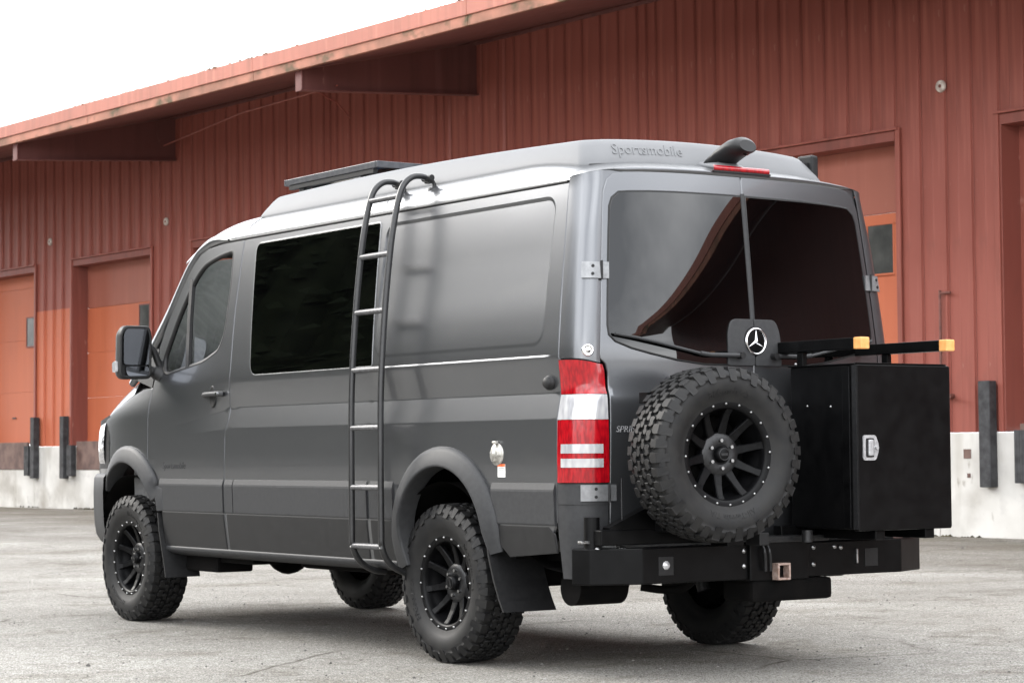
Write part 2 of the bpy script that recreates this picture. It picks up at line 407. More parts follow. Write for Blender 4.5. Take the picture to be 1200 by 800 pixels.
# damp, mossy margin at the foot of the warehouse wall
sep = n.new('ShaderNodeSeparateXYZ'); l.new(t.outputs['Object'], sep.inputs[0])
ma = n.new('ShaderNodeMath'); ma.operation = 'MULTIPLY_ADD'; ma.inputs[1].default_value = .058; l.new(sep.outputs[1], ma.inputs[0]); l.new(sep.outputs[0], ma.inputs[2])
mar = n.new('ShaderNodeMapRange'); mar.inputs[1].default_value = 7.6; mar.inputs[2].default_value = 12.6; l.new(ma.outputs[0], mar.inputs[0])
mn = ramp(nz(.7, 9, (1.6, .45, 1), .62), .36, .60, (0, 0, 0), (1, 1, 1))
mm = n.new('ShaderNodeMath'); mm.operation = 'MULTIPLY'; l.new(mar.outputs[0], mm.inputs[0]); l.new(mn.outputs[0], mm.inputs[1])
c = mixc(mm.outputs[0], c, (.19, .172, .128))
l.new(c, b.inputs['Base Color'])
bp = n.new('ShaderNodeBump'); bp.inputs['Strength'].default_value = .8; bp.inputs['Distance'].default_value = .008
ad = n.new('ShaderNodeMath'); l.new(grit.outputs[0], ad.inputs[0]); l.new(grit2.outputs[0], ad.inputs[1])
l.new(ad.outputs[0], bp.inputs['Height']); l.new(bp.outputs[0], b.inputs['Normal'])
M['ground'] = gm_
# one sheet, finer near the van, very slightly uneven away from the wheels
def gz(x, y):
    d = min(1., max(0., (math.hypot(x, y-1.8)-6)/10))
    return .012*d*(math.sin(x*.41+1)*math.cos(y*.37)+.6*math.sin(x*1.1+y*.7))
xs = [-900, -300, -120, -60, -40] + [-30+i*1.0 for i in range(43)] + [14, 16, 20, 30, 80, 300, 900]
ys = [-900, -300, -120, -60] + [-40+i*1.0 for i in range(90)] + [60, 90, 300, 900]
rows = [[(x, y, gz(x, y) if (-30 <= x <= 12 and -40 <= y <= 49) else 0.) for x in xs] for y in ys]
tag(MB().grid(rows).build('ground', M['ground']), kind='structure')
# loose stones and crumbs
M['stone'] = mat('loose_stone', (.2, .19, .17), .9); noise_col(M['stone'], (.07, .065, .06), (.36, .35, .33), 7, .4, .6, 2)
pb = MB(); rnd = random.Random(3)
oct_f = [(0, 2, 4), (2, 1, 4), (1, 3, 4), (3, 0, 4), (2, 0, 5), (1, 2, 5), (3, 1, 5), (0, 3, 5)]
for i in range(11000):
    dd = 6.5+22*rnd.random()**1.5; an = YAW+rnd.uniform(-.26, .26)
    x, y = CP.x+dd*math.sin(an), CP.y+dd*math.cos(an)
    if x+.058*y > 12.6: continue
    r = .0022+.0055*rnd.random()**3+(.009*rnd.random() if rnd.random() < .012 else 0)
    a = rnd.uniform(0, 6.3); ca, sa = math.cos(a), math.sin(a); z = gz(x, y)
    q = [(r*rnd.uniform(.7, 1.5), 0, 0), (-r*rnd.uniform(.7, 1.5), 0, 0), (0, r*rnd.uniform(.6, 1.1), 0), (0, -r*rnd.uniform(.6, 1.1), 0), (0, 0, r*.7), (0, 0, -r*.5)]
    pb.add([(x+p[0]*ca-p[1]*sa, y+p[0]*sa+p[1]*ca, z+p[2]+r*.25) for p in q], oct_f)
tag(pb.build('loose_gravel', M['stone'], fix=False), 'scattered loose gravel and crumbs lying on the worn asphalt', 'gravel', kind='stuff')

# ------------------------------------------------------------------ warehouse
WA = .058
wh = empty('warehouse', (12.49, 9.4, 0), (0, 0, WA))
tag(wh, 'long red metal sided warehouse with orange loading doors and a deep eave behind the van', 'warehouse')
def siding_mat(name, c1, c2, streak, k=1.):
    X = mat(name, c1, .55, spec=.35)
    noise_col(X, c1, c2, 1.1, .3, .72, 8, (1, 1, .35), rough=(.40, .65))
    mixin(X, streak, 6.0, .50, .74, (1, 1, .06), 7, .75*k, 3.1)
    mixin(X, (c2[0]*1.25, c2[1]*1.4, c2[2]*1.4), 8.0, .58, .72, (1, 1, .05), 6, .5*k, 6.4)
    mixin(X, (.52, .32, .26), 9., .70, .80, (1, 1, .35), 6, .45*k, 8.2)
    mixin(X, (.09, .045, .035), 2.4, .62, .85, (1, 1, .6), 8, .35*k, 5.7)
    return X
M['siding'] = siding_mat('red_painted_siding', (.245, .067, .048), (.315, .097, .073), (.18, .05, .036))
M['siding_orange'] = siding_mat('orange_touched_up_siding', (.47, .125, .062), (.53, .15, .078), (.40, .11, .06), .6)
M['door_orange'] = siding_mat('orange_door_paint', (.45, .118, .054), (.51, .142, .068), (.38, .105, .052), .35)
M['door_red'] = siding_mat('faded_red_door_paint', (.30, .098, .066), (.35, .12, .084), (.25, .082, .058), .6)
M['jamb'] = siding_mat('red_door_jamb', (.21, .062, .047), (.25, .08, .06), (.15, .05, .04))
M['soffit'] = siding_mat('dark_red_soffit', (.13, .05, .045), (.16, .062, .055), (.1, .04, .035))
M['fascia'] = siding_mat('salmon_fascia', (.33, .112, .078), (.41, .148, .105), (.26, .10, .066), 1.)
M['fascia_low'] = mat('weathered_fascia_edge', (.3, .13, .08), .8)
noise_col(M['fascia_low'], (.20, .095, .06), (.40, .17, .115), 2.2, .35, .65, 8)
mixin(M['fascia_low'], (.045, .05, .02), 2.6, .56, .68, (1, 1, 1.5), 8, .9, 2.)
M['moss'] = mat('eave_moss', (.12, .11, .05), .95); noise_col(M['moss'], (.08, .075, .03), (.3, .22, .15), 6)
cm = mat('white_painted_concrete', (.72, .70, .665), .8); M['concrete'] = cm
noise_col(cm, (.52, .50, .465), (.70, .68, .645), 1.6, .3, .7, 7, bump=.15, dist=.01)
mixin(cm, (.47, .45, .43), 4., .58, .75, (1, 1, 1.2), 8, .7, 1.)
mixin(cm, (.25, .22, .18), 9., .66, .78, (1, 1, .5), 8, .85, 4.)
mixin(cm, (.40, .37, .32), 3.2, .56, .74, (1, 1, .18), 8, .6, 9.)
mixin(cm, (.30, .27, .23), 1.1, .52, .72, (1, 1, 1), 10, .65, 13.)
M['dock_rubber'] = mat('dock_rubber', (.028, .028, .03), .75); noise_col(M['dock_rubber'], (.02, .02, .022), (.055, .055, .058), 9, bump=.2)
M['dock_plate'] = mat('brown_dock_plate', (.13, .075, .06), .75); noise_col(M['dock_plate'], (.09, .05, .042), (.18, .11, .09), 4)
M['pane'] = mat('dusty_door_pane', (.06, .062, .06), .12, spec=.5); noise_col(M['pane'], (.045, .047, .045), (.085, .085, .08), 3, rough=(.08, .3))
M['conduit'] = mat('conduit_paint', (.14, .05, .04), .6); noise_col(M['conduit'], (.1, .04, .03), (.2, .07, .055), 12)
M['vent'] = mat('pale_vent_cap', (.55, .47, .40), .6); noise_col(M['vent'], (.38, .3, .25), (.66, .6, .54), 16)
M['debris'] = mat('wall_foot_debris', (.045, .04, .028), .95); noise_col(M['debris'], (.02, .018, .013), (.10, .085, .05), 10)

Z0, Z1, ZD = 1.24, 7.32, 4.96
DOORS = [(-3.82, -.59), (1.02, 4.24), (5.62, 8.84), (10.40, 13.62), (15.0, 18.23), (19.77, 22.99), (24.67, 27.9), (29.4, 32.6)]
S0, S1 = -9.0, 34.0
def in_door(s): return any(a < s < b for a, b in DOORS)
# ribbed siding, every strip a sheet of its own
cuts = sorted(set([round(1.02+.4*k, 3) for k in range(-24, 84)] + [v for d in DOORS for v in d]))
cuts = [c_ for i, c_ in enumerate(cuts) if S0 <= c_ <= S1]
cl = [cuts[0]]
for c_ in cuts[1:]:
    edge = any(abs(c_-v) < 1e-6 for d in DOORS for v in d)
    if c_-cl[-1] > .07: cl.append(c_)
    elif edge: cl[-1] = c_
def strip(w, z0, z1):
    rw = min(.05, w*.4); mb = MB()
    prof = [(0, 0), (-.002, .006), (-.032, .017), (-.034, .017+rw*.5), (-.002, .03+rw*.5), (0, .04+rw*.5), (-.001, w*.5+.03), (-.003, w*.5+.036), (-.003, w*.5+.044), (-.0005, w*.5+.052), (.001, w-.004), (.012, w-.002), (.012, w-.0005)]
    if w < .2: prof = [(0, 0), (-.002, w*.1), (-.03, w*.25), (-.03, w*.5), (0, w*.7), (.001, w-.004), (.012, w-.0005)]
    mb.grid([[(x, y, z) for x, y in prof] for z in (z0, z1)], smooth=False)
    return mb
cache = {}
for a, bb in zip(cl[:-1], cl[1:]):
    mid = (a+bb)/2; w = bb-a; over = in_door(mid)
    spans = [(ZD+.03, Z1+.06, 'siding')] if over else [(Z0, Z1+.06, 'siding')]
    if not over and 22.99 < mid < 24.67: spans = [(4.0, Z1+.06, 'siding'), (Z0, 4.0, 'siding_orange')]
    for z0, z1, mk in spans:
        k = (round(w, 2), z0, mk)
        if k not in cache:
            cache[k] = strip(w, z0, z1).mesh('siding_strip', False); cache[k].materials.append(M[mk])
        link('siding_strip', cache[k], None, wh, (0, a, 0))
# wall core, plinth
core = MB()
edges = [S0] + [v for d in DOORS for v in d] + [S1]
for i in range(0, len(edges), 2):
    core.box((.17, (edges[i]+edges[i+1])/2, (Z0+Z1)/2+.04), (.30, edges[i+1]-edges[i]-.004, Z1-Z0+.08))
for a, bb in DOORS: core.box((.17, (a+bb)/2, (ZD+.02+Z1)/2+.04), (.30, bb-a, Z1-ZD-.02+.08))
core.build('wall', M['jamb'], wh)
pl_e = [-9, -5.2, .45+4.4, 9.3, 14.2, 19.05, 23.95, 28.9, 34]
pl_e = [-9, -4.4, -.2+.6, 4.9, 9.6, 14.3, 19.05, 24.62, 29.0, 34]
for a, bb in zip(pl_e[:-1], pl_e[1:]):
    MB().box((.16, (a+bb)/2, (Z0-.012)/2-.1), (.40, bb-a-.012, Z0+.2), bev=.008).build('concrete_panel', M['concrete'], wh)
core2 = MB().box((.30, (S0+S1)/2, .55), (.5, S1-S0, 1.3)); core2.build('plinth', M['debris'], wh)
# pockets in the concrete
for s, z, d in ((-.04, .985, .11), (-.06, .73, .05)):
    mb = MB(); mb.box((-.041, s, z), (.01, d, d)); o = mb.build('wall_pocket', M['dock_plate'], wh)
# doors
def loading_door(a, bb, style):
    dr = empty('loading_door', (0, 0, 0), parent=wh); x = .30; zt = ZD-.10
    lo = Z0+.06
    if style == 'far':
        MB().box((x+.03, (a+bb)/2, (lo+zt)/2), (.05, bb-a-.02, zt-lo)).build('door_leaf', M['siding'], dr)
    else:
        zs = 3.99 if style != 'orange' else zt-.30
        MB().box((x+.035, (a+bb)/2, (zs+zt)/2+.001), (.05, bb-a-.02, zt-zs-.004), bev=.006).build('upper_door_panel', M['door_red' if style != 'orange' else 'door_orange'], dr)
        if style == 'framed':
            MB().box((x+.04, (a+bb)/2, (lo+zs)/2), (.05, bb-a-.02, zs-lo-.006)).build('lower_door_panel', M['door_orange'], dr)
            fr = MB(); fr.box((x+.005, (a+bb)/2, zs-.075), (.03, bb-a-.04, .13), bev=.004); fr.box((x+.005, a+.20, (lo+zs-.14)/2), (.03, .28, zs-.14-lo-.01), bev=.004)
            fr.build('door_frame_rail', M['door_orange'], dr)
            w0, w1, z0, z1 = a+.36, a+.78, 3.24, 3.86
        else:
            k = 3; hz = (zs-lo)/k
            for i in range(k): MB().box((x+.035, (a+bb)/2, lo+hz*(i+.5)), (.05, bb-a-.02, hz-.003), bev=.0015).build('lower_door_panel', M['door_orange'], dr)
            w0, w1, z0, z1 = a+.63, a+1.02, 3.34, 3.93
        pn = MB().box((x+.002, (w0+w1)/2, (z0+z1)/2), (.012, w1-w0, z1-z0)).build('door_window', M['pane'], dr)
        f = MB()
        for cy, cz, dy, dz in (((w0+w1)/2, z0-.012, w1-w0+.05, .024), ((w0+w1)/2, z1+.012, w1-w0+.05, .024), (w0-.012, (z0+z1)/2, .024, z1-z0-.002), (w1+.012, (z0+z1)/2, .024, z1-z0-.002)):
            f.box((x-.004, cy, cz), (.02, dy, dz))
        f.build('window_frame', M['jamb' if style != 'framed' else 'door_orange'], pn)
    if style != 'far':
        MB().box((x-.005, (a+bb)/2, lo+.55), (.02, .16, .03), bev=.004).build('door_pull', M['dock_rubber'], dr)
    # jambs, header and sill
    for s, sg in ((a, 1), (bb, -1)):
        MB().box((.145, s+sg*.012, (Z0+ZD)/2+.01), (.33, .024, ZD-Z0), bev=.003).build('door_jamb', M['jamb'], dr)
        MB().box((-.028, s-sg*.035, (Z0+ZD)/2+.01), (.03, .07, ZD-Z0+.02), bev=.004).build('jamb_trim', M['siding'], dr)
    MB().box((.12, (a+bb)/2, ZD+.005), (.38, bb-a+.10, .03), bev=.004).build('door_header', M['siding'], dr)
    MB().box((.14, (a+bb)/2, ZD-.075), (.33, bb-a-.05, .12)).build('header_infill', M['jamb'], dr)
    MB().box((-.03, (a+bb)/2, 1.05), (.05, bb-a-.5, .56), bev=.006).build('dock_plate', M['dock_plate'], dr)
    for s in (a-.18, bb+.18):
        mb = MB().box((-.105, s, 1.215), (.13, .17, 1.24), bev=.012); mb.build('guard_post', M['dock_rubber'], dr)
    for s in (a+.12, bb-(.12 if style != 'far' else .34)):
        bmp = MB()
        for i in range(5): bmp.box((-.10, s-.08+i*.04, .95), (.11, .037, .61), bev=.005)
        bmp.build('dock_bumper', M['dock_rubber'], dr)
    return dr
styles = ['far', 'framed', 'plain', 'plain', 'plain', 'plain', 'orange', 'plain']
for (a, bb), st in zip(DOORS, styles): loading_door(a, bb, st)
# overhanging roof: soffit sheets, roof deck, fascia, brackets, rails
D, ZE = 3.25, 6.58
SE0, SE1 = -37., 36.
sl = (Z1-ZE)/D
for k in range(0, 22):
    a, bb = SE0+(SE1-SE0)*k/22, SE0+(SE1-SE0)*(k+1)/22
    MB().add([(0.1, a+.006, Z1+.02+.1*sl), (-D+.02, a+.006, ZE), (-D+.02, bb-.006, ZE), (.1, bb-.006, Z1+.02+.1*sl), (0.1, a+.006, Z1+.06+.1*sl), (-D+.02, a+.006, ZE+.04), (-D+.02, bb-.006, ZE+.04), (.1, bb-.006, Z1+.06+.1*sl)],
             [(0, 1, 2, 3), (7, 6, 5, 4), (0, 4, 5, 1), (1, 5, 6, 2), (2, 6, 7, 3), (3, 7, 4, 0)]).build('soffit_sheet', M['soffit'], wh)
rf = MB(); X2 = 26.
rf.add([(-D-.02, SE0, ZE+.33), (X2, SE0, ZE+.33+(X2+D)*sl), (X2, SE1, ZE+.33+(X2+D)*sl), (-D-.02, SE1, ZE+.33), (-D-.02, SE0, ZE+.25), (X2, SE0, ZE+.25+(X2+D)*sl), (X2, SE1, ZE+.25+(X2+D)*sl), (-D-.02, SE1, ZE+.25)],
       [(0, 1, 2, 3), (7, 6, 5, 4), (0, 4, 5, 1), (1, 5, 6, 2), (2, 6, 7, 3), (3, 7, 4, 0)])
roof_o = rf.build('roof', M['siding'], wh)
for k in range(14):
    a, bb = SE0+5.3*k, min(SE1, SE0+5.3*(k+1))
    MB().box((-D-.035, (a+bb)/2, ZE+.225), (.05, bb-a-.004, .21), bev=.008).build('fascia_board', M['fascia'], wh)
    MB().box((-D-.012, (a+bb)/2, ZE+.05), (.06, bb-a-.012, .135), bev=.006).build('fascia_edge', M['fascia_low'], wh)
ms = MB(); rnd = random.Random(11)
for i in range(1500):
    s = rnd.uniform(-6, 30); r = .006+.02*rnd.random()**2; x0 = -D-.055+rnd.uniform(-.01, .05)
    q = [(r*rnd.uniform(.7, 1.6), 0, 0), (-r, 0, 0), (0, r*1.8, 0), (0, -r*1.8, 0), (0, 0, r*.9), (0, 0, -r*.4)]
    if math.sin(s*1.3)+math.sin(s*.47+2)+rnd.uniform(-.9, .9) < .3: continue
    ms.add([(x0+p[0], s+p[1], ZE+.335+p[2]) for p in q], oct_f)
o = ms.build('eave_moss', M['moss'], wh, fix=False); o['kind'] = 'stuff'
for s in (-18.35, -9.04, .27, 9.58, 18.89, 28.2):
    mb = MB(); w = .012
    def bz(x): return 6.5+(x/D)*.23      # bottom line, x negative outwards
    def tz(x): return Z1+x*sl-.005
    web = [(0.02, bz(0)+.02), (-D+.06, bz(-D)+.02), (-D+.06, tz(-D)), (0.02, tz(0))]
    mb.prism(web, s-w, s+w, lambda a, b_, d: (a, d, b_))
    mb.prism([(0.02, bz(0)), (-D+.03, bz(-D)), (-D+.03, bz(-D)+.018), (0.02, bz(0)+.018)], s-.075, s+.075, lambda a, b_, d: (a, d, b_))
    mb.prism([(-D+.03, bz(-D)+.02), (-D+.03, tz(-D)-.02), (-D+.05, tz(-D)-.02), (-D+.05, bz(-D)+.02)], s-.09, s+.075, lambda a, b_, d: (a, d, b_))
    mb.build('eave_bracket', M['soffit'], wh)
MB().box((-.03, (S0+S1)/2, Z1-.03), (.03, S1-S0, .045)).build('top_trim', M['soffit'], wh)
tr = MB(); tr.tube([(-2.6, 9.5, 6.40), (-1.5, 14., 6.66), (-.4, 18.6, 6.72)], .013, 6); tr.build('brace_rod', M['siding'], wh)
tr = MB(); tr.tube([(-.3, 12.6, 6.5), (-1.6, 11., 6.42), (-3.0, 9.66, 6.38)], .011, 6); tr.build('brace_rod', M['siding'], wh)
# small things on the wall
for s in (23.94, 19.15, .27):
    mb = MB(); T = Matrix.Translation((-.035, s, 5.39)) @ Matrix.Rotation(-math.pi/2, 4, 'Y')
    mb.lathe([(0, .03), (.018, .03), (.022, .022), (.052, .03), (.07, .024), (.076, .0), (.06, -.01)], 20, T); v_ = mb.build('vent_cap', M['vent'], wh)
    m2 = MB(); m2.lathe([(0, .036), (.02, .034), (.022, .024)], 12, T); m2.build('vent_core', M['conduit'], v_)
mb = MB(); mb.tube(spline([(-.05, .17, 2.905), (-.05, .28, 2.905), (-.05, .325, 2.89), (-.05, .335, 2.8), (-.05, .335, 1.3)], 5), .016, 8); mb.build('conduit', M['conduit'], wh)
mb = MB(); mb.tube([(-.05, .45, 1.66), (-.05, .19, 1.67), (-.09, .15, 1.67)], .016, 8); mb.cyl((-.13, .15, 1.67), (-.05, .15, 1.67), .03); mb.build('hose_tap', M['conduit'], wh)
# debris along the foot of the wall
db = MB(); rnd = random.Random(5)
for i in range(1700):
    s = rnd.uniform(-7, 30)
    if math.sin(s*2.1)+.8*math.sin(s*.9+1)+rnd.uniform(-1, 1) < .2: continue
    r = .006+.03*rnd.random()**2; x0 = -.05-abs(rnd.gauss(0, .05))
    q = [(r*rnd.uniform(.7, 1.6), 0, 0), (-r, 0, 0), (0, r*1.8, 0), (0, -r*1.4, 0), (0, 0, r*.9), (0, 0, -r*.4)]
    db.add([(x0+p[0], s+p[1], p[2]+.006) for p in q], oct_f)
o = db.build('wall_foot_debris', M['debris'], wh, fix=False); o['kind'] = 'stuff'
# the plain run of the same building beyond the frame
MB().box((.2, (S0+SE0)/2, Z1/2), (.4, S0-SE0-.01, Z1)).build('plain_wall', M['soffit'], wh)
# far-off conifer wood that only the van's paint and glass can see
M['needles'] = mat('conifer_needles', (.014, .019, .011), .9, spec=.05); noise_col(M['needles'], (.010, .014, .008), (.02, .026, .014), 1.5)
tw = MB(); rnd = random.Random(21)
for i in range(260):
    az = R_(rnd.uniform(6, 84)); ds = rnd.uniform(46, 66); x0, y0 = -math.sin(az)*ds, 1.5+math.cos(az)*ds
    h = rnd.uniform(17., 20.); r0 = h*rnd.uniform(.20, .28)
    tw.cyl((x0, y0, 0), (x0, y0, h*.9), .22, .04, 6)
    tw.cyl((x0, y0, .5), (x0, y0, h*.97), r0*.8, .05, 9, smooth=False)
    for k in range(330):
        f = rnd.random()**1.3; z = h*(.08+.92*f); r = r0*(1-f)+.1; a = rnd.uniform(0, 6.283); q = r*rnd.uniform(.35, 1.05); s_ = .2+.5*(1-f)
        c_ = Vector((x0+q*math.cos(a), y0+q*math.sin(a), z)); t_ = Vector((math.cos(a), math.sin(a), -.5))*s_; w_ = Vector((-math.sin(a), math.cos(a), 0))*s_*.7
        tw.add([c_-t_*.6, c_+w_, c_+t_, c_-w_, c_+Vector((0, 0, .5*s_))], [(0, 1, 4), (1, 2, 4), (2, 3, 4), (3, 0, 4)])
tag(tw.build('conifer_wood', M['needles'], fix=False), 'far dark conifer wood across the yard from the van', 'wood', kind='stuff')
#@@PART3
# ------------------------------------------------------------------ van: body surfaces
van = empty('camper_van')
tag(van, 'dark grey lifted camper van with side ladder and rear spare wheel parked before the warehouse', 'van')
XT = [(0.40, .950), (0.485, .962), (0.70, .986), (0.90, .9925), (1.05, .9945), (1.47, .9880), (1.65, .9720), (1.85, .9480), (2.05, .9210), (2.2, .8990), (2.30, .883), (2.5, .85)]
def stamp_d(y, z):     # distance inside the stamped field of the quarter panel
    y0, y1, z0, z1, r = -.915, .60, 1.535, 2.232, .075
    cx, cz = (y0+y1)/2, (z0+z1)/2; dx, dz = abs(y-cx)-((y1-y0)/2-r), abs(z-cz)-((z1-z0)/2-r)
    return r-(math.hypot(max(dx, 0), max(dz, 0))+min(max(dx, dz), 0))
def stamp_loop(d):
    y0, y1, z0, z1, r = -.915+d, .60-d, 1.535+d, 2.232-d, .075-d; o = []
    for cx, cz, a0 in ((y1-r, z1-r, 0), (y0+r, z1-r, 90), (y0+r, z0+r, 180), (y1-r, z0+r, 270)):
        o += [(cx+r*math.cos(R_(a0+15*i)), cz+r*math.sin(R_(a0+15*i))) for i in range(7)]
    return o
def sx(y, z):
    x = interp(XT, z); g = 1-sst(2.0, 3.1, y); f = sst(2., 3.1, y)
    up, lo = 1.31-.10*f, 1.19-.04*f
    if lo < z <= up: x -= g*.021*(z-lo)/(up-lo)
    elif up < z < 1.48: x -= g*.021*(1-(z-up)/(1.48-up))**1.1
    if y < .62 and 1.38 < z < 1.484: x += .0032*min(1., (1.484-z)/.006)*min(1., (z-1.38)/.08)*(1-sst(.57, .62, y))*sst(-1.0, -.95, y)
    if y > 3.2: x -= .17*((y-3.2)/1.25)**2.2
    if y > 2.2: x -= .05*((y-2.2)/1.0)**2*sst(1.25, 1.65, z)
    if y < .65: x -= (.007*sst(1.58, 2.0, z)-.0018*(1-sst(1.56, 1.85, z)))*max(0., min(1., (stamp_d(y, z)+.002)/.010))
    return x
Y0T = [(.5, -1.25), (1.0, -1.27), (1.27, -1.274), (1.30, -1.272), (1.33, -1.262), (1.50, -1.265), (1.60, -1.259), (1.76, -1.245), (2.0, -1.221), (2.265, -1.193), (2.36, -1.181), (2.5, -1.16)]
CRN = .085
def ry(x, z): return interp(Y0T, z)+CRN*x*x
YST = [(.4, -1.03), (.9, -1.03), (1.466, -1.04), (1.98, -1.018), (2.287, -1.0), (2.5, -.99)]
XST = [(.4, .825), (.9, .832), (1.40, .85), (1.46, .868), (1.7, .852), (2.0, .826), (2.2, .805), (2.32, .79), (2.5, .77)]
def zg(y): return 2.297-(.035*((y-2.45)/.35)**2 if y > 2.45 else 0)
WR = .889
def H(x): return .19*max(0., 1-(abs(x)/WR)**4)**.5
def gy(y): return 1-.67*(max(0, -y-.5)/.66)**1.7 if y < -.5 else 1-.9*(max(0, y-2.3)/.95)**2.2
def roofz(x, y): return zg(y)+gy(y)*H(x)
def drop(y): return 0.
def arc(cx, cz, r, a0, a1, n=28): return [(cx+r*math.cos(R_(a0+(a1-a0)*i/n)), cz+r*math.sin(R_(a0+(a1-a0)*i/n))) for i in range(n+1)]
def smooth2(pts, n=6): return [(p.x, p.y) for p in spline([(a, b_, 0) for a, b_ in pts], n)]

front_win = [(2.335, 2.235), (2.312, 2.047), (2.318, 1.80), (2.335, 1.715), (2.385, 1.645), (2.573, 1.585), (3.10, 1.528), (3.175, 1.545), (3.21, 1.633), (3.02, 1.905), (2.84, 2.105), (2.72, 2.18), (2.50, 2.222)]
front_win = round_poly(front_win, [.03, .02, .1, .06, .08, .08, .03, .04, .05, .1, .08, .1, .1], 4)
mid_win = round_poly([(2.045, 2.25), (1.95, 1.49), (.61, 1.492), (.668, 2.25)], [.06, .07, .02, .02], 6)

for sg in (-1, 1):
    side = (lambda y, z, s=sg: (s*sx(y, z), y, z))
    off = lambda d, s=sg: (lambda y, z: (s*(sx(y, z)+d), y, z))
    # surf orientation: (y, z) gives +X normal; mirror for the left so that it faces out
    sf = side if sg > 0 else (lambda y, z: (-sx(-y, z), -y, z))
    def fl(p, s=sg): return [(a*s, b_) for a, b_ in p]
    def sfo(d, s=sg): return (lambda y, z: ((sx(y, z)+d), y, z)) if s > 0 else (lambda y, z: (-(sx(-y, z)+d), -y, z))
    # --- quarter panel with rear arch
    q_out = [(.64, .485), (.64, .7), (.645, 1.3), (.652, 1.45), (.672, 2.288), (-1.0, 2.288)] + [(-1.008, 2.142), (-1.018, 1.98), (-1.026, 1.78), (-1.04, 1.466), (-1.032, 1.1), (-1.03, .89), (-1.02, .72), (-.93, .60), (-.62, .56)]
    q_out += [(-.60, .60)] + [(a, b_) for a, b_ in arc(-.07, .53, .475, 180, 0) if b_ > .55] + [(.405, .53), (.405, .485)]
    def crease(z, y0, y1, w=.004): return fl([(y0, z-w), (y1, z-w), (y1, z+w), (y0, z+w)])
    lps = [fl(stamp_loop(d_)) for d_ in (-.006, -.002, .008, .014)] + [crease(z, -.99, .61) for z in (1.31, 1.19)] + [crease(z, -.99, .61, .012) for z in (1.31, 1.19)] + [crease(1.481, -.99, .61, .003), crease(1.481, -.99, .61, .008)]
    panel('quarter_panel', fl(q_out), sf, M['paint'], van, loops=lps, g=.035)
    # --- middle panel
    m_out = [(.634, .485), (.634, .7), (.639, 1.3), (.646, 1.45), (.666, 2.288), (2.205, 2.296), (2.213, 1.891), (2.199, 1.543), (2.222, 1.248), (2.252, 1.149), (2.26, .917), (2.262, .7), (2.25, .485)]
    mpn = panel('side_panel', fl(m_out), sf, M['paint'], van, g=.035, loops=[crease(z, .68, 2.17, w_) for z in (1.31, 1.19) for w_ in (.004, .012)])
    wd = panel('side_window', fl(mid_win), sfo(.003), M['dark_glass'], mpn, g=.05, e=.003, depth=.008)
    seal = MB()
    ring = densify(mid_win, .03)
    def rim(ring, w, d, s=sg):
        r2_ = inset(ring if area2(ring) > 0 else ring[::-1], -w); r1_ = ring if area2(ring) > 0 else ring[::-1]
        n_ = len(r1_); mbx = MB()
        rows = [[(s*(sx(*p)+d*.3), p[0], p[1]) for p in r2_], [(s*(sx(*p)+d), p[0], p[1]) for p in inset(r1_, -w*.5)], [(s*(sx(*p)+d*.8), p[0], p[1]) for p in r1_]]
        return mbx.grid(rows, True, True)
    rim(ring, .006, .005).build('window_seal', M['hinge'], wd)
    # --- front door with window opening
    d_out = [(2.262, .485), (2.274, .7), (2.272, .917), (2.264, 1.149), (2.234, 1.248), (2.211, 1.543), (2.225, 1.891), (2.217, 2.289), (2.50, 2.286), (2.70, 2.268), (2.796, 2.245), (2.87, 2.20), (2.946, 2.135), (3.063, 2.008), (3.205, 1.845), (3.30, 1.70), (3.285, 1.45), (3.285, 1.0), (3.17, .93), (3.11, .80), (3.085, .62), (3.08, .485)]
    door = panel('front_door', fl(d_out), sf, M['paint'], van, holes=[fl(front_win)], g=.035, depth=.03, loops=[fl([(y_, z_+w_) for y_, z_ in ln_]+[(y_, z_-w_) for y_, z_ in ln_[::-1]]) for ln_ in ([(y_, 1.31-.10*sst(2., 3.1, y_)) for y_ in [2.29+.035*i for i in range(22)]], [(y_, 1.19-.04*sst(2., 3.1, y_)) for y_ in [2.30+.035*i for i in range(22)]]) for w_ in (.003, .010)])
    wg = panel('door_window', fl(inset(front_win if area2(front_win) > 0 else front_win[::-1], -.008)), sfo(-.016), M['glass'], door, g=.08, e=.001, depth=.002)
    wr = densify(front_win, .03); wr = wr if area2(wr) > 0 else wr[::-1]
    wi = inset(wr, .016); mbx = MB()
    mbx.grid([[(sg*(sx(*p)-.001), p[0], p[1]) for p in inset(wr, -.008)], [(sg*(sx(*p)+.002), p[0], p[1]) for p in wr], [(sg*(sx(*p)-.004), p[0], p[1]) for p in wi], [(sg*(sx(*p)-.022), p[0], p[1]) for p in wi]], True, True).build('window_seal', M['trim'], wg)
    dvb = MB(); pa = [(2.80, 1.56), (2.855, 1.85), (2.89, 2.10)]
    dvb.grid([[(sg*(sx(y+dy, z)+dx), y+dy, z) for dy, dx in ((-.024, -.02), (-.022, .002), (.022, .002), (.024, -.02))] for y, z in pa], False).build('window_divider', M['trim'], door)
    # door handle
    h = MB(); hx = sg*(sx(2.40, 1.39)+.028)
    h.tube(spline([(sg*(sx(2.52, 1.39)-.002), 2.525, 1.386), (hx-sg*.006, 2.495, 1.39), (hx, 2.40, 1.392), (hx-sg*.002, 2.315, 1.392), (sg*(sx(2.29, 1.39)+.005), 2.285, 1.39)], 5), [.012]*4+[.015]*17, 10)
    hd = h.build('door_handle', M['flare'], door)
    cup = MB(); T = Matrix.Translation((sg*(sx(2.43, 1.38)+.0015), 2.425, 1.378)) @ Matrix.Rotation(sg*math.pi/2, 4, 'Y')
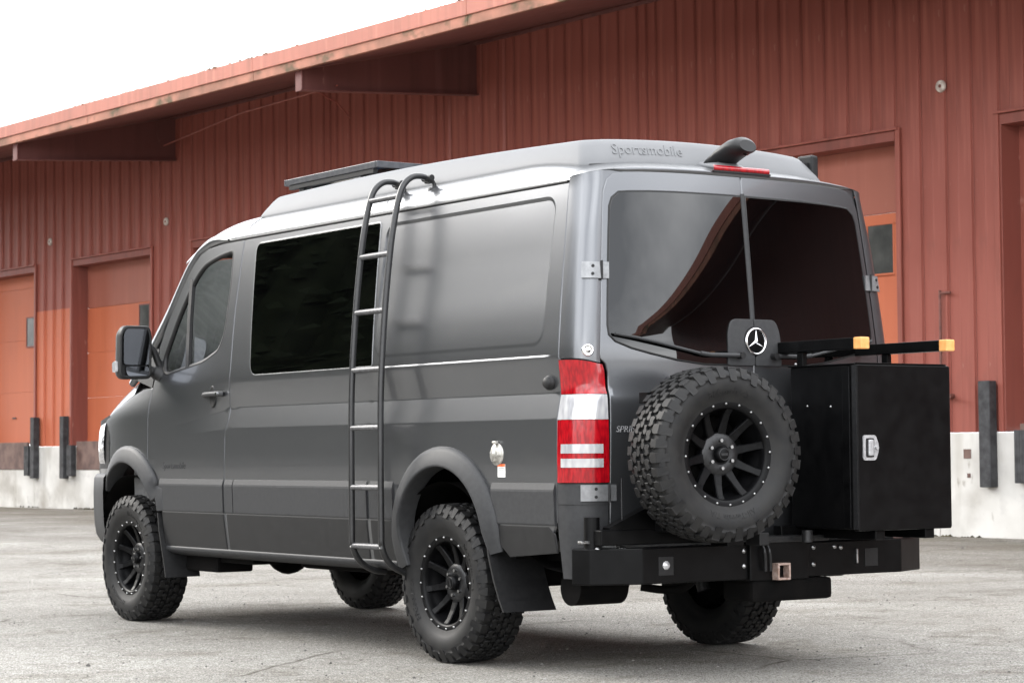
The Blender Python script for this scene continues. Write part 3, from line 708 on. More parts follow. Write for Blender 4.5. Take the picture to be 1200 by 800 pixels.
    cup.lathe([(0, .001), (.03, .0015), (.048, .003), (.054, .004), (.058, -.002)], 24, T @ Matrix.Diagonal((1.15, .62, 1, 1))); cup.build('handle_cup', M['trim'], door)
    lk = MB(); lk.cyl((hx, 2.30, 1.392), (hx+sg*.017, 2.30, 1.392), .009); lk.build('lock', M['chrome'], hd)
    # --- fender with front arch
    f_out = [(3.293, 1.0), (3.293, 1.452), (3.45, 1.445), (3.60, 1.415), (3.80, 1.355), (4.0, 1.287), (4.13, 1.232), (4.20, 1.18), (4.245, 1.10), (4.255, .92), (4.05, .90)]
    f_out += [(a, b_) for a, b_ in arc(3.60, .50, .52, 42, 122)] + [(3.293, .96)]
    fend = panel('front_fender', fl(f_out), sf, M['paint'], van, g=.04)
    # --- protective mouldings
    def mould(y0, y1, name='side_moulding', tilt=0):
        ys_ = [y0+(y1-y0)*i/24 for i in range(25)]
        pr = [(-.004, .703), (.007, .700), (.010, .708), (.011, .856), (.0095, .866), (.0005, .896), (-.006, .899)]
        rows = []
        for i, y in enumerate(ys_): rows.append([(sg*(sx(y, z)+d), y, z) for d, z in pr])
        e0 = [[(sg*(sx(ys_[0], z)-.01), ys_[0]-.0, z) for d, z in pr]]; e1 = [[(sg*(sx(ys_[-1], z)-.01), ys_[-1], z) for d, z in pr]]
        mb = MB(); mb.grid(rows, False); mb.grid([e0[0], rows[0]], False); mb.grid([rows[-1], e1[0]], False)
        return mb.build(name, M['flare'], van, fix=True)
    mould(2.278, 3.115); mould(2.155, 2.255); mould(.66, 2.145); mould(.40, .63); mould(-1.015, -.50)
    # sill
    mb = MB(); pr = [(-.02, .50), (.004, .492), (.008, .480), (.004, .466), (-.03, .445), (-.10, .43)]
    mb.grid([[(sg*(sx(y, .485)+d), y, z) for d, z in pr] for y in [.40+2.68*i/30 for i in range(31)]]).build('sill', M['flare'], van)
    for nm, cpts in (('lower_cladding', [(2.276, .492), (2.285, .694), (3.09, .694), (3.085, .492)]), ('lower_cladding', [(.67, .492), (.67, .694), (2.245, .694), (2.24, .492)]), ('lower_cladding', [(.41, .492), (.41, .694), (.63, .694), (.63, .492)]), ('lower_cladding', [(-.50, .694), (-.955, .694), (-1.0, .66), (-1.01, .575), (-.62, .545), (-.55, .60)])):
        panel(nm, fl(cpts), sfo(.006), M['cladding'], van, g=.06, e=.004, depth=.012)
    # lower rear skirt behind the wheel
    sk = [(-.50, .70), (-.93, .70), (-.985, .66), (-.99, .52), (-.80, .50), (-.53, .47)]
    # --- wheel arch flares
    def flare(path, wid, bulge, name='wheel_arch_flare'):
        rows = []
        k = len(path)
        for i, (y, z, w) in enumerate(path):
            a = Vector(path[max(0, i-1)][:2]); b_ = Vector(path[min(k-1, i+1)][:2]); tt = (b_-a).normalized(); nn = Vector((-tt.y, tt.x))
            if nn.dot(Vector((y, z))-Vector((path[k//2][0], .45))) < 0: nn = -nn
            row = []
            for fr, d in ((1., -.004), (1., .006), (.97, .014), (.75, .024), (.45, bulge-.011), (.12, bulge-.001), (.03, bulge), (.0, bulge-.004), (-.02, bulge-.02), (-.03, -.06)):
                ke = min(1., .45+.14*i, .6+.2*(k-1-i)); q = Vector((y, z))+nn*(w*fr); row.append((sg*(sx(q.x, q.y)+(d*ke if d > 0 else d)), q.x, q.y))
            rows.append(row)
        return MB().grid(rows).build(name, M['flare'], van)
    pth = [(.285, .475, .115), (.310, .56, .115), (.318, .62, .11)] + [(-.07+.39*math.cos(R_(a)), .60+.372*math.sin(R_(a)), .10) for a in range(10, 176, 7)] + [(-.468, .60, .085), (-.480, .55, .08)]
    pth = [(a, b_, c_) for a, b_, c_ in pth]
    flare(pth, .1, .046)
    pthf = [(3.135, .70, .09), (3.14, .78, .10)] + [(3.60+.475*math.cos(R_(a)), .52+.475*math.sin(R_(a)), .105) for a in range(150, 32, -7)] + [(4.02, .70, .07)]
    flare(pthf[:-1], .1, .046)
    # arch liners
    for cy, cz, r in ((0.0, .44, .455), (3.63, .44, .475)):
        mb = MB(); pts = arc(cy, cz, r, 185, 25 if cy > 1 else 0, 30)
        mb.grid([[(sg*x, a, b_) for x in (.955, .6, .56)] for a, b_ in pts]); mb.grid([[(sg*.56, a, b_), (sg*.56, cy, cz)] for a, b_ in pts], False)
        mb.build('arch_liner', M['under'], van)
    # mud flaps
    for pts, yy in (([(0, .69), (.115, .67), (.235, .20)], None),):
        pass
    def flap(prof, x0, x1, name='mud_flap'):
        mb = MB(); rows = []
        for y, z in prof: rows.append([(sg*x0, y, z), (sg*x1, y, z), (sg*x1, y-.012, z), (sg*x0, y-.012, z)])
        mb.grid(rows, False, True); k = len(rows)
        mb.add(rows[0], [(0, 1, 2, 3)]); mb.add(rows[-1], [(3, 2, 1, 0)])
        return mb.build(name, M['trim'], van)
    flap([(-.455, .66), (-.475, .55), (-.52, .43), (-.565, .34), (-.60, .285)], 1.005, .70)
    flap([(3.14, .69), (3.12, .58), (3.075, .45), (3.045, .36), (3.03, .30)], 1.0, .77)
    # inner side trim so that the shell is closed
    mb = MB(); mb.grid([[(sg*(sx(y, z)-.06), y, z) for z in (1.06, 1.2, 1.3, 1.46)] for y in (-1.0, 0, 1., 2.2, 3.3)], False); mb.build('inner_trim', M['inner'], van)
    mb = MB(); mb.grid([[(sg*(sx(y, z)-.05), y, z) for z in (1.46, 1.8, 2.1, 2.28)] for y in (-1.0, 0, 1., 2.2)], False); mb.build('inner_lining', M['inner'], van)
    for sp_ in ([(.637, .49), (.637, .7), (.642, 1.3), (.649, 1.45), (.669, 2.285)], [(2.256, .49), (2.268, .7), (2.266, .917), (2.258, 1.149), (2.228, 1.248), (2.205, 1.543), (2.219, 1.891), (2.211, 2.285)], [(3.289, 1.0), (3.289, 1.44)], [(-1.036, .90), (-1.04, 1.1), (-1.046, 1.466), (-1.03, 1.78), (-1.022, 1.98), (-1.012, 2.142), (-1.003, 2.285)]):
        P_ = [q for i in range(len(sp_)-1) for q in [(sp_[i][0]+(sp_[i+1][0]-sp_[i][0])*j/6, sp_[i][1]+(sp_[i+1][1]-sp_[i][1])*j/6) for j in range(6)]]+[sp_[-1]]
        MB().grid([[(sg*(sx(y+dy, z)-.016), y+dy, z) for dy in (-.02, .02)] for y, z in P_], False).build('dark_seam_backing', M['under'], van)  # dark strips added behind the panel gaps, standing in for their shade
    # gutter line under the roof edge
    gt_ = MB()
    gt_.tube([(sg*(sx(y, zg(y)-.004)-.0015), y, zg(y)-.003) for y in [-.99+(2.80+.99)*i/69 for i in range(70)]], [.0085]*66+[.007, .005, .0035, .002], 8)
    gt_.build('roof_gutter', M['trim'], van)
    # --- A pillar
    Dp = spline([(sg*sx(y, z), y, z) for y, z in ((2.40, 2.288), (2.62, 2.280), (2.80, 2.247), (2.875, 2.203), (2.95, 2.14), (3.067, 2.013), (3.21, 1.85), (3.45, 1.665), (3.66, 1.53), (3.74, 1.475))], 5)
    Sp = spline([(sg*x, y, z) for x, y, z in ((.876, 2.40, 2.304), (.858, 2.62, 2.348), (.846, 2.82, 2.298), (.840, 2.94, 2.243), (.84, 3.03, 2.185), (.84, 3.15, 2.075), (.84, 3.29, 1.953), (.842, 3.58, 1.713), (.842, 3.76, 1.59), (.835, 3.84, 1.515))], 5)
    rows = []
    for a_, b2 in zip(Dp, Sp):
        md = a_.lerp(b2, .5)+Vector((sg*.018, .006, .008)); inn = b2+Vector((-sg*.06, .02, -.005)); rows.append([a_+Vector((-sg*.02, 0, -.002)), a_, a_.lerp(md, .5)+Vector((sg*.007, 0, .002)), md, md.lerp(b2, .5)+Vector((sg*.005, .002, .004)), b2, inn, inn+Vector((0, -.03, -.04))])
    MB().grid(rows).build('windscreen_pillar', M['paint'], van)
    tri = MB(); tri.prism([(3.305, 1.455), (3.31, 1.70), (3.36, 1.70), (3.45, 1.645), (3.66, 1.51)], -.03, -.001, lambda a, b_, d: (sg*(sx(a, b_)+d), a, b_)); tri.build('quarter_trim', M['trim'], van)
    # --- door mirror
    mr = empty('door_mirror', (sg*1.108, 3.215, 1.667), (0, 0, sg*.06), van)
    hs = MB(); oc = round_poly([(-.105, -.165), (.10, -.16), (.105, .10), (.09, .165), (-.075, .165), (-.10, .12)], [.04, .03, .03, .04, .05, .05], 5)
    if sg > 0: oc = [(-a, b_) for a, b_ in oc]
    k = len(oc); rows = []
    for f_, yy in ((.86, -.004), (.97, -.012), (1., .0), (1.0, .05), (.93, .09), (.72, .12), (.3, .13)): rows.append([(a*f_, yy, b_*f_) for a, b_ in oc])
    hs.grid(rows, True, True).build('mirror_housing', M['trim'], mr)
    for nm, pts in (('mirror_glass', [(-.08, -.075), (.083, -.075), (.088, .09), (.075, .145), (-.06, .145), (-.08, .11)]), ('wide_angle_glass', [(-.055, -.145), (.083, -.14), (.083, -.085), (-.07, -.085)])):
        pts = round_poly(pts, .018, 4)
        if sg > 0: pts = [(-a, b_) for a, b_ in pts]
        MB().prism(pts, -.011, .01, lambda a, b_, d: (a, d, b_)).build(nm, M['mirror_glass'], mr)
    MB().box((0, .03, 0), (.17, .03, .27)).build('mirror_core', M['trim'], mr)
    MB().tube(spline([(-sg*.06, .05, -.10), (-sg*.13, .045, -.115), (-sg*.17, .02, -.13), (-sg*.19, .0, -.15)], 4), [.035]*5+[.045]*8, 10).build('mirror_arm', M['trim'], mr)
    MB().tube(spline([(-sg*.08, .05, .04), (-sg*.13, .045, .02), (-sg*.165, .04, -.06), (-sg*.19, .03, -.13)], 4), .022, 10).build('mirror_brace', M['trim'], mr)
    ts = MB(); ts.prism(round_poly([(.02, -.12), (.08, -.12), (.085, -.06), (.03, -.05)], .015, 3), sg*.088, sg*.118, lambda a, b_, d: (d, a+.005, b_)); ts.build('turn_signal', M['clear_lens'], mr)

    # --- rear corner pillar and tail light
    def corner(t_, z, d=0., s=sg):
        ys_, xs_ = interp(YST, z), interp(XST, z); xa = sx(max(ys_, -1.05), z) if z < 2.3 else sx(-1., 2.3)
        yb = ry(xs_, z); an = max(0, min(1, t_))*math.pi/2
        c_, s_ = max(0, math.cos(an)), max(0, math.sin(an)); p = .72+.189*sst(2.05, 2.30, z)
        x = xs_+(xa-xs_)*(c_**p); y = ys_+(yb-ys_)*(s_**p)
        nx, ny = c_+.02, -s_
        return (s*(x+nx*d), y+ny*d, z)
    def cgrid(z0, z1, d=0., t0=0., t1=1., nt_=16, nzv=10, top=False):
        rows = []
        for i in range(nzv+1):
            row = []
            for j in range(nt_+1):
                t_ = t0+(t1-t0)*j/nt_; z = z0(t_) if callable(z0) else z0
                ze = z1(t_) if callable(z1) else z1
                row.append(corner(t_, z+(ze-z)*i/nzv, d))
            rows.append(row)
        return rows
    tltop = lambda t_: 1.462-.022*t_**3
    def ctop(t_):
        p = corner(t_, 2.315); return zg(-1)+gy(p[1])*H(p[0])-.001
    cp_ = MB(); cp_.grid(cgrid(lambda t_: tltop(t_)+.004, ctop, 0, .012, 1., 20, 26)); cpo = cp_.build('rear_corner_panel', M['paint'], van)
    lower = MB(); lower.grid(cgrid(.46, .892, 0, .0, 1, 18, 12)); lo_o = lower.build('bumper_corner', M['flare'], van)
    cgb = MB(); cgb.grid(cgrid(.80, .894, .004, .02, 1., 16, 4)); cgb.build('bumper_corner_lip', M['flare'], lo_o)
    tl = empty('tail_light', parent=van)
    MB().grid(cgrid(.893, tltop, -.004, 0., 1., 14, 12)).build('lamp_housing', M['trim'], tl)
    def lens(nm, z0, z1, m_, d=.011, t0=.03, t1=1.0):
        mb = MB(); nt_ = 14
        g0 = cgrid(z0, z1, d, t0, t1, nt_, 6); mb.grid(g0)
        inn = cgrid(z0, z1, -.002, t0, t1, nt_, 6)
        mb.grid([g0[0], inn[0]]); mb.grid([g0[-1], inn[-1]]); mb.grid([[r[0] for r in g0], [r[0] for r in inn]]); mb.grid([[r[-1] for r in g0], [r[-1] for r in inn]])
        return mb.build(nm, m_, tl)
    lens('red_lens', 1.302, lambda t_: tltop(t_)-.004, M['red']); lens('clear_lens', 1.186, 1.300, M['clear_lens'])
    lens('red_lens', .899, 1.184, M['red'])
    lens('clear_bar', 1.032, 1.074, M['clear_lens'], .0135, .10, .93); lens('clear_bar', .968, 1.008, M['clear_lens'], .0135, .10, .93)
    # hinges
    for zc, hz in ((1.870, .076), (.852, .074)):
        hg = MB(); rows = []
        for i in range(5):
            rows.append([corner(t_, zc-hz/2+hz*i/4, .012) for t_ in (.50, .58, .66, .74, .82, .9, 1.)] + [(sg*(interp(XST, zc)-.035), ry(interp(XST, zc)-.035, zc)-.012, zc-hz/2+hz*i/4)])
        hg.grid(rows); back = [[corner(t_, z_, -.01) for t_ in (.50, .58, .66, .74, .82, .9, 1.)] + [(sg*(interp(XST, zc)-.035), ry(interp(XST, zc)-.035, zc)+.01, z_)] for z_ in (zc-hz/2, zc+hz/2)]
        hg.grid([rows[0], back[0]], False); hg.grid([rows[-1], back[1]], False); hg.grid([[r[0] for r in rows], [back[0][0]]*2+[back[1][0]]*3], False); hg.grid([[r[-1] for r in rows], [back[0][-1]]*2+[back[1][-1]]*3], False)
        ho = hg.build('door_hinge', M['hinge'], van)
        pn_ = MB(); xk = interp(XST, zc)+.004
        pn_.cyl((sg*xk, ry(xk, zc)-.014, zc-hz/2-.006), (sg*xk, ry(xk, zc)-.014, zc+hz/2+.006), .006, n=12)
        for dz in (-.018, .018):
            a_ = Vector(corner(.80, zc+dz, .010)); b2 = Vector(corner(.80, zc+dz, .0155)); pn_.cyl(a_, b2, .0075, n=10)
        pn_.build('hinge_pin', M['trim'], ho)
# round tie-down / lock on the left corner, knob, shore inlet
def disc_on(name, P, n_, prof, material, parent, seg=24):
    q = Vector(n_).to_track_quat('Z', 'Y').to_matrix().to_4x4()
    return MB().lathe(prof, seg, Matrix.Translation(P) @ q).build(name, material, parent)
P = corner(.74, 1.50, .0); P = (-P[0], P[1], P[2])
o = disc_on('corner_port', P, (-.42, -.9, 0), [(0, .012), (.008, .012), (.010, .006), (.018, .006), (.020, .009), (.027, .008), (.029, -.01)], M['chrome'], van)
disc_on('sensor_knob', (-sx(-.965, 1.36)-.001, -.965, 1.358), (-1, -.1, 0), [(0, .03), (.022, .03), (.027, .024), (.028, .012), (.034, .010), (.034, -.01)], M['trim'], van)
P = (-sx(-.548, 1.03), -.548, 1.03)
inl = disc_on('power_inlet', P, (-1, 0, 0), [(0, .024), (.012, .025), (.014, .022), (.030, .022), (.036, .018), (.038, .008), (.05, .007), (.054, .003), (.055, -.005)], M['inlet'], van, 28)
mb = MB(); mb.box((P[0]-.012, P[1]-.002, 1.086), (.018, .032, .014), bev=.004); mb.build('inlet_hinge', M['inlet'], inl)
mb = MB(); mb.box((-sx(-.585, .95)-.001, -.585, .953), (.002, .062, .062)); lb = mb.build('warning_label', M['white'], van)
mb = MB(); mb.box((-sx(-.585, .975)-.0025, -.585, .978), (.0015, .062, .012)); mb.build('label_band', M['amber'], lb)
for i in range(4): MB().box((-sx(-.585, .95)-.0022, -.585, .966-.009*i), (.0008, .048 if i < 3 else .03, .003)).build('label_print', M['inner'], lb)

# --- rear doors
ZB = .63
def dtop(x): return zg(-1.1)+.335*H(x)-.012
for sg in (-1, 1):
    def rs(s=sg): return (lambda x, z: (x, ry(x, z), z))
    rsf = rs()
    def rso(d): return (lambda x, z: (x, ry(x, z)-d, z))
    xo = lambda z: interp(XST, z)-.0045
    pts = [(sg*.004, ZB), (sg*.004, 1.0), (sg*.004, 1.6)] + [(sg*x, dtop(x)) for x in (.004, .15, .3, .45, .58, .68)]
    pts += [(sg*.735, dtop(.72)-.008), (sg*.77, dtop(.72)-.035), (sg*(xo(2.24)), 2.235)] + [(sg*xo(z), z) for z in (2.1, 1.9, 1.7, 1.5, 1.465)] + [(sg*.835, 1.44), (sg*.822, 1.40), (sg*.818, 1.2), (sg*.818, .9), (sg*.815, ZB)]
    rd = panel('rear_door', pts, rsf, M['paint'], van, g=.04, step=.02)
    # window
    we = lambda z: interp([(1.55, .826), (1.6, .822), (1.8, .806), (2.0, .787), (2.2, .765)], z)
    wp = [(sg*.014, 1.445)] + [(sg*x, dtop(x)-.095) for x in (.014, .2, .4, .55, .66)] + [(sg*.715, dtop(.7)-.097), (sg*.752, dtop(.7)-.125)] + [(sg*we(z), z) for z in (2.17, 2.05, 1.9, 1.75, 1.62)] + [(sg*.816, 1.575), (sg*.785, 1.545), (sg*.70, 1.515), (sg*.6, 1.492), (sg*.45, 1.463), (sg*.30, 1.446), (sg*.15, 1.445)]
    rw = panel('rear_window', wp, rso(.004), M['dark_glass'], rd, g=.03, e=.003, depth=.010, step=.02)
    wr = densify(wp, .02); wr = wr if area2(wr) > 0 else wr[::-1]
    MB().grid([[(p[0], ry(*p)-.001, p[1]) for p in inset(wr, -.007)], [(p[0], ry(*p)-.0045, p[1]) for p in inset(wr, -.003)], [(p[0], ry(*p)-.0035, p[1]) for p in inset(wr, .001)]], True, True).build('window_seal', M['trim'], rw)
    # handle plate with badge
    pp = round_poly([(sg*.005, 1.44), (sg*.165, 1.44), (sg*.160, 1.60), (sg*.135, 1.662), (sg*.005, 1.662)] if sg > 0 else [(-.005, 1.44), (-.165, 1.44), (-.160, 1.60), (-.135, 1.662), (-.005, 1.662)], [0, .01, .06, .06, 0], 6)
    panel('handle_plate', pp, rso(.016), M['flare'], rd, g=.03, e=.004, depth=.016, step=.015)
    # wiper
    wpz = MB(); Pw = [(-.80, 1.573), (-.598, 1.541)]
    P3 = lambda x, z, d: (sg*abs(x), ry(x, z)-d, z)
    wpz.tube([P3(.80, 1.577, .022), P3(.70, 1.562, .028), P3(.60, 1.544, .03), P3(.34, 1.492, .03)], .0075, 8)
    wpz.tube([P3(.345, 1.494, .03), P3(.29, 1.487, .034), P3(.10, 1.487, .034)], .011, 10); wo = wpz.build('wiper_arm', M['flare'], rd)
    MB().cyl(P3(.105, 1.487, .01), P3(.105, 1.487, .048), .016, n=14).build('wiper_pivot', M['trim'], wo)
    MB().grid([[(sg*x, ry(x, z)+.009, z) for x in (.56, .64, .70, .74, .77, interp(XST, min(z, 2.3))-.001)] for z in (2.12, 2.18, 2.24, 2.28, 2.32)] + [[(sg*x, ry(x, 2.33)+.008, zg(-1)+.41*H(x)-.003) for x in (.56, .64, .70, .74, .77, .789)]]).build('door_surround', M['paint'], van)
# split seal between the rear windows
MB().grid([[(x, ry(0, z)-.0065+abs(x)*.3, z) for x in (-.011, -.006, .006, .011)] for z in [1.663+.055*i for i in range(12)]], False).build('door_split_seal', M['flare'], van)
# badge
bc = Vector((0, ry(0, 1.556)-.018, 1.556)); T = Matrix.Translation(bc) @ Matrix.Rotation(math.pi/2, 4, 'X')
star = MB(); star.lathe([(.054, 0), (.056, .006), (.060, .008), (.065, .005), (.066, 0)], 40, T)
st = []
for i in range(6):
    a = R_(90+60*i); r = .056 if i % 2 == 0 else .0085; st.append((r*math.cos(a), r*math.sin(a)))
vs_ = [(0, 0, .013)] + [(a, b_, .002) for a, b_ in st]
star.add(vs_, [(0, i, i % 6+1) for i in range(1, 7)], False, T)
sto = star.build('star_badge', M['chrome'], van)
MB().lathe([(0, .001), (.055, .001), (.070, -.002), (.074, -.006)], 36, T).build('badge_backing', M['black'], sto)
# model lettering on the door
lettering('model_lettering', 'SPRINTER', .040, lambda a, b_, h_: (-.795+a, ry(-.795+a, 1.135)-.001-max(h_, 0), 1.128+b_), M['letters'], van, shear=.25, extrude=.002, spacing=1.02)
lettering('door_lettering', 'Sportsmobile', .058, lambda a, b_, h_: (-(sx(3.075-a, .97)+.0005+max(h_, 0)), 3.075-a, .957+b_), M['flare'], van, shear=.2, extrude=.001)

# --- roof
rows = []
ny_, nx_ = 90, 48
sv = [math.sin(math.pi/2*(-1+2*j/nx_)) for j in range(nx_+1)]
def Wr(yb):
    if yb >= -1.0: return sx(min(yb, 3.2), zg(yb))-.003
    t_ = min(1., (-1.0-yb)/(.134)); return .79+(.881-.79)*(1-t_**2.2)**(1/2.2)
ybs = [-1.134, -1.1325, -1.128, -1.12, -1.108, -1.09, -1.07, -1.05, -1.025, -1.0] + [-.96+i*(3.02+.96)/60 for i in range(61)]
for yb in ybs:
    W_ = Wr(yb); kc = sst(-.6, -1.1, yb) if yb < -.6 else 0; row = []
    kf = sst(2.3, 3.1, yb)
    for s_ in sv:
        x = W_*s_; y = yb+kc*CRN*(x*x-.624)*(1 if abs(x) < .79 else 1) + kf*.16*(1-(s_)**2)
        xe = x if yb > -1.0 else x*(1-.0)
        z = zg(yb)+gy(yb)*H(xe*.889/W_ if yb >= -1 else xe)-drop(yb)*(1-abs(s_)**3)*.6
        row.append((x, y, z))
    rows.append(row)
roof = MB(); roof.grid(rows)
# turned-down rear lip above the doors
lip0 = rows[0]; lk_ = [1-sst(.66, .785, abs(p[0])) for p in lip0]; roof.grid([lip0, [(p[0], p[1]-.004*k2, p[2]-.006*k2-.0005) for p, k2 in zip(lip0, lk_)], [(p[0]*(.998 if k2 > .01 else 1), p[1]+.004, p[2]-.018*k2-.001) for p, k2 in zip(lip0, lk_)]])
rfo = roof.build('roof', M['paint'], van)
# roof seams
for y in (2.195, .665):
    MB().tube([(sg_*(Wr(y))*s_*1.0, y, zg(y)+gy(y)*H(s_*.889)-drop(y)*(1-abs(s_)**3)*.6+.0005) for sg_ in (-1,) for s_ in [.70+.298*i/14 for i in range(15)]], .0022, 5).build('roof_seam', M['trim'], rfo)
# --- raised roof cap (pop-top)
def cap_ring(f):  # f 0 base .. 1 top
    hw = .765-.075*f; y0 = -.985+.10*f; y1 = 2.36-.10*f
    pts = [(-hw, y0+.05), (-hw+.10, y0), (hw-.10, y0), (hw, y0+.05), (hw, y1-.10), (hw-.14, y1), (-hw+.14, y1), (-hw, y1-.10)]
    return densify(round_poly(pts, [.035, .03, .03, .035, .05, .06, .06, .05], 6), .12)
def capz(x, y): return 2.462+.055*sst(2.0, -.9, y) if False else 2.515+.028*(1-(x/.68)**2)
base = cap_ring(0); k = len(base); cr = MB(); crow = []
for f, dz in ((0, -.18), (0, -.06), (.02, .03), (.25, .30), (.6, .70), (.85, .93), (.95, .985), (1.02, 1.0), (1.3, 1.0)):
    pts = [(a, b_) for a, b_ in cap_ring(max(f, -.3))] if f <= 1.05 else None
    if pts is None: pts = [(a*.93, b_*.98+.012) for a, b_ in cap_ring(1.02)]
    n0 = len(base)
    if len(pts) != n0:
        # resample by fraction
        L_ = [0]
        for i in range(len(pts)): L_.append(L_[-1]+math.hypot(pts[(i+1) % len(pts)][0]-pts[i][0], pts[(i+1) % len(pts)][1]-pts[i][1]))
        q = []; tot = L_[-1]
        Lb = [0]
        for i in range(n0): Lb.append(Lb[-1]+math.hypot(base[(i+1) % n0][0]-base[i][0], base[(i+1) % n0][1]-base[i][1]))
        for i in range(n0):
            d_ = Lb[i]/Lb[-1]*tot; j = max(jj for jj in range(len(pts)) if L_[jj] <= d_+1e-9); t_ = (d_-L_[j])/max(1e-9, L_[j+1]-L_[j]); p, p2 = pts[j], pts[(j+1) % len(pts)]
            q.append((p[0]+(p2[0]-p[0])*t_, p[1]+(p2[1]-p[1])*t_))
        pts = q
    row = []
    for a, b_ in pts:
        zb = roofz(a*.97, b_)-drop(b_)*.6; zt_ = 2.522+.03*(1-(a/.7)**2)+.006*b_+.032*math.sin(math.pi*max(0., min(1., (b_+.9)/3.3))); row.append((a, b_, zb+(zt_-zb)*max(dz, -.2)))
    crow.append(row)
cr.grid(crow, True, True)
top = crow[-1]; cr.add(top+[(0, .6, 2.56)], [(i, (i+1) % k, k) for i in range(k)], True)
capo = cr.build('roof_cap', M['cap'], van)
sl_ = MB(); sl_.tube([(p[0], p[1]-.003, p[2]+.002) for p in crow[1] if p[1] < -.86 and abs(p[0]) < .74], .005, 6); sl_.build('cap_seal', M['trim'], capo)
def cap_face(a, b_, h_):
    x = -.60+a; z = 2.442+.024*(1-(x/.7)**2)+b_; zb = roofz(x*.97, -.985); zt_ = 2.522+.03*(1-(x/.7)**2)-.0055
    f = interp([(0, 0), (.30, .25), (.70, .6), (.93, .85), (1., 1.)], (z-zb)/(zt_-zb))
    return (x, -.985+.10*f-.002-max(h_, 0), z)
lettering('cap_lettering', 'Sportsmobile', .078, cap_face, M['cap'], capo, shear=.3, extrude=.005, spacing=1.03)
# solar panel on feet
spn = empty('solar_panel', parent=van)
x0, x1, y0, y1, zs = -.625, .375, 1.15, 2.21, 2.632
fr = MB()
for c_, d_ in ((((x0+x1)/2, y0+.01, zs), (x1-x0, .02, .036)), (((x0+x1)/2, y1-.01, zs), (x1-x0, .02, .036)), ((x0+.01, (y0+y1)/2, zs), (.02, y1-y0-.042, .036)), ((x1-.01, (y0+y1)/2, zs), (.02, y1-y0-.042, .036))): fr.box(c_, d_, bev=.003)
fr.build('panel_frame', M['solar'], spn)
MB().box((0, (y0+y1)/2, zs+.008), (x1-x0-.04, y1-y0-.04, .012)).build('solar_glass', M['cell'], spn)
for x in (x0+.04, x1-.04):
    for y in (y0+.18, y1-.18): MB().box((x, y, zs-.065), (.05, .06, .085), bev=.008).build('panel_foot', M['trim'], spn)
for x in (x0+.02, x1-.02): MB().box((x, (y0+y1)/2, zs-.032), (.03, y1-y0-.1, .024)).build('mount_rail', M['trim'], spn)
# third brake light and reversing camera
yb_ = -1.165
bl = MB(); bl.grid([[(x, ry(x, 2.38)-.006-dy, z) for x in [-.175+.35*i/14 for i in range(15)]] for dy, z in ((-.03, 2.404), (.006, 2.398), (.014, 2.388), (.012, 2.372), (-.01, 2.369))])
blo = bl.build('brake_light', M['red'], van)
MB().grid([[(x, ry(x, 2.38)-.006-dy, z) for x in [-.18+.36*i/14 for i in range(15)]] for dy, z in ((.016, 2.373), (.016, 2.364), (-.02, 2.362))], False).build('lamp_base', M['trim'], blo)
cm_ = empty('reversing_camera', parent=van)
def lump(name, rows, material, parent): 
    mb = MB(); mb.grid(rows, True, True); k_ = len(rows[0])
    mb.add(rows[0], [tuple(range(k_))]); mb.add(rows[-1], [tuple(range(k_))]); return mb.build(name, material, parent)
def ell(c_, u_, w_, ru, rw, n_=18): 
    c_, u_, w_ = Vector(c_), Vector(u_), Vector(w_); return [c_+u_*ru*math.cos(2*math.pi*i/n_)+w_*rw*math.sin(2*math.pi*i/n_) for i in range(n_)]
ax = Vector((0, -.86, .5)); uu = Vector((1, 0, 0)); ww = Vector((0, .5, .86))
pts_ = [(0.0, -.99, 2.415, .09, .015), (0, -1.03, 2.435, .09, .034), (0, -1.09, 2.466, .085, .042), (0, -1.16, 2.492, .078, .046), (0, -1.22, 2.50, .07, .044), (0, -1.24, 2.496, .05, .032)]
lump('camera_housing', [ell((x, y, z), uu, (0, .35, .94), a, b_) for x, y, z, a, b_ in pts_], M['trim'], cm_)
lump('camera_foot', [ell((0, y, z), uu, (0, .2, .98), a, b_) for y, z, a, b_ in ((-.93, 2.43, .06, .008), (-.98, 2.42, .105, .03), (-1.09, 2.405, .11, .03), (-1.15, 2.385, .08, .016))], M['cap'], cm_)
q = Vector((0, -.85, -.52)).to_track_quat('Z', 'Y').to_matrix().to_4x4()
MB().lathe([(0, .012), (.018, .012), (.022, .004), (.024, -.02)], 18, Matrix.Translation((0, -1.225, 2.47)) @ q).build('camera_lens', M['dark_glass'], cm_)
# scene light on the right rear of the cap
sl_ = empty('scene_light', (.70, -.87, 2.475), (0, 0, .15), van)
MB().box((.02, 0, 0), (.05, .10, .125), bev=.012).build('light_body', M['trim'], sl_); MB().box((.047, 0, 0), (.008, .085, .10), bev=.003).build('light_lens', M['dark_glass'], sl_)
MB().box((-.02, .0, .0), (.05, .05, .05), bev=.006).build('light_bracket', M['trim'], sl_)
# roof vent bits on the cap top
mb = MB(); mb.cyl((.28, .25, 2.54), (.28, .25, 2.575), .05, .045); mb.box((.40, .3, 2.556), (.12, .16, .03), bev=.008); mb.build('roof_fitting', M['cap'], capo)
mb = MB(); mb.tube([(.42, .55, 2.545), (.42, .55, 2.58), (.42, .48, 2.66)], [.012, .01, .004], 8); mb.build('roof_antenna', M['trim'], capo)
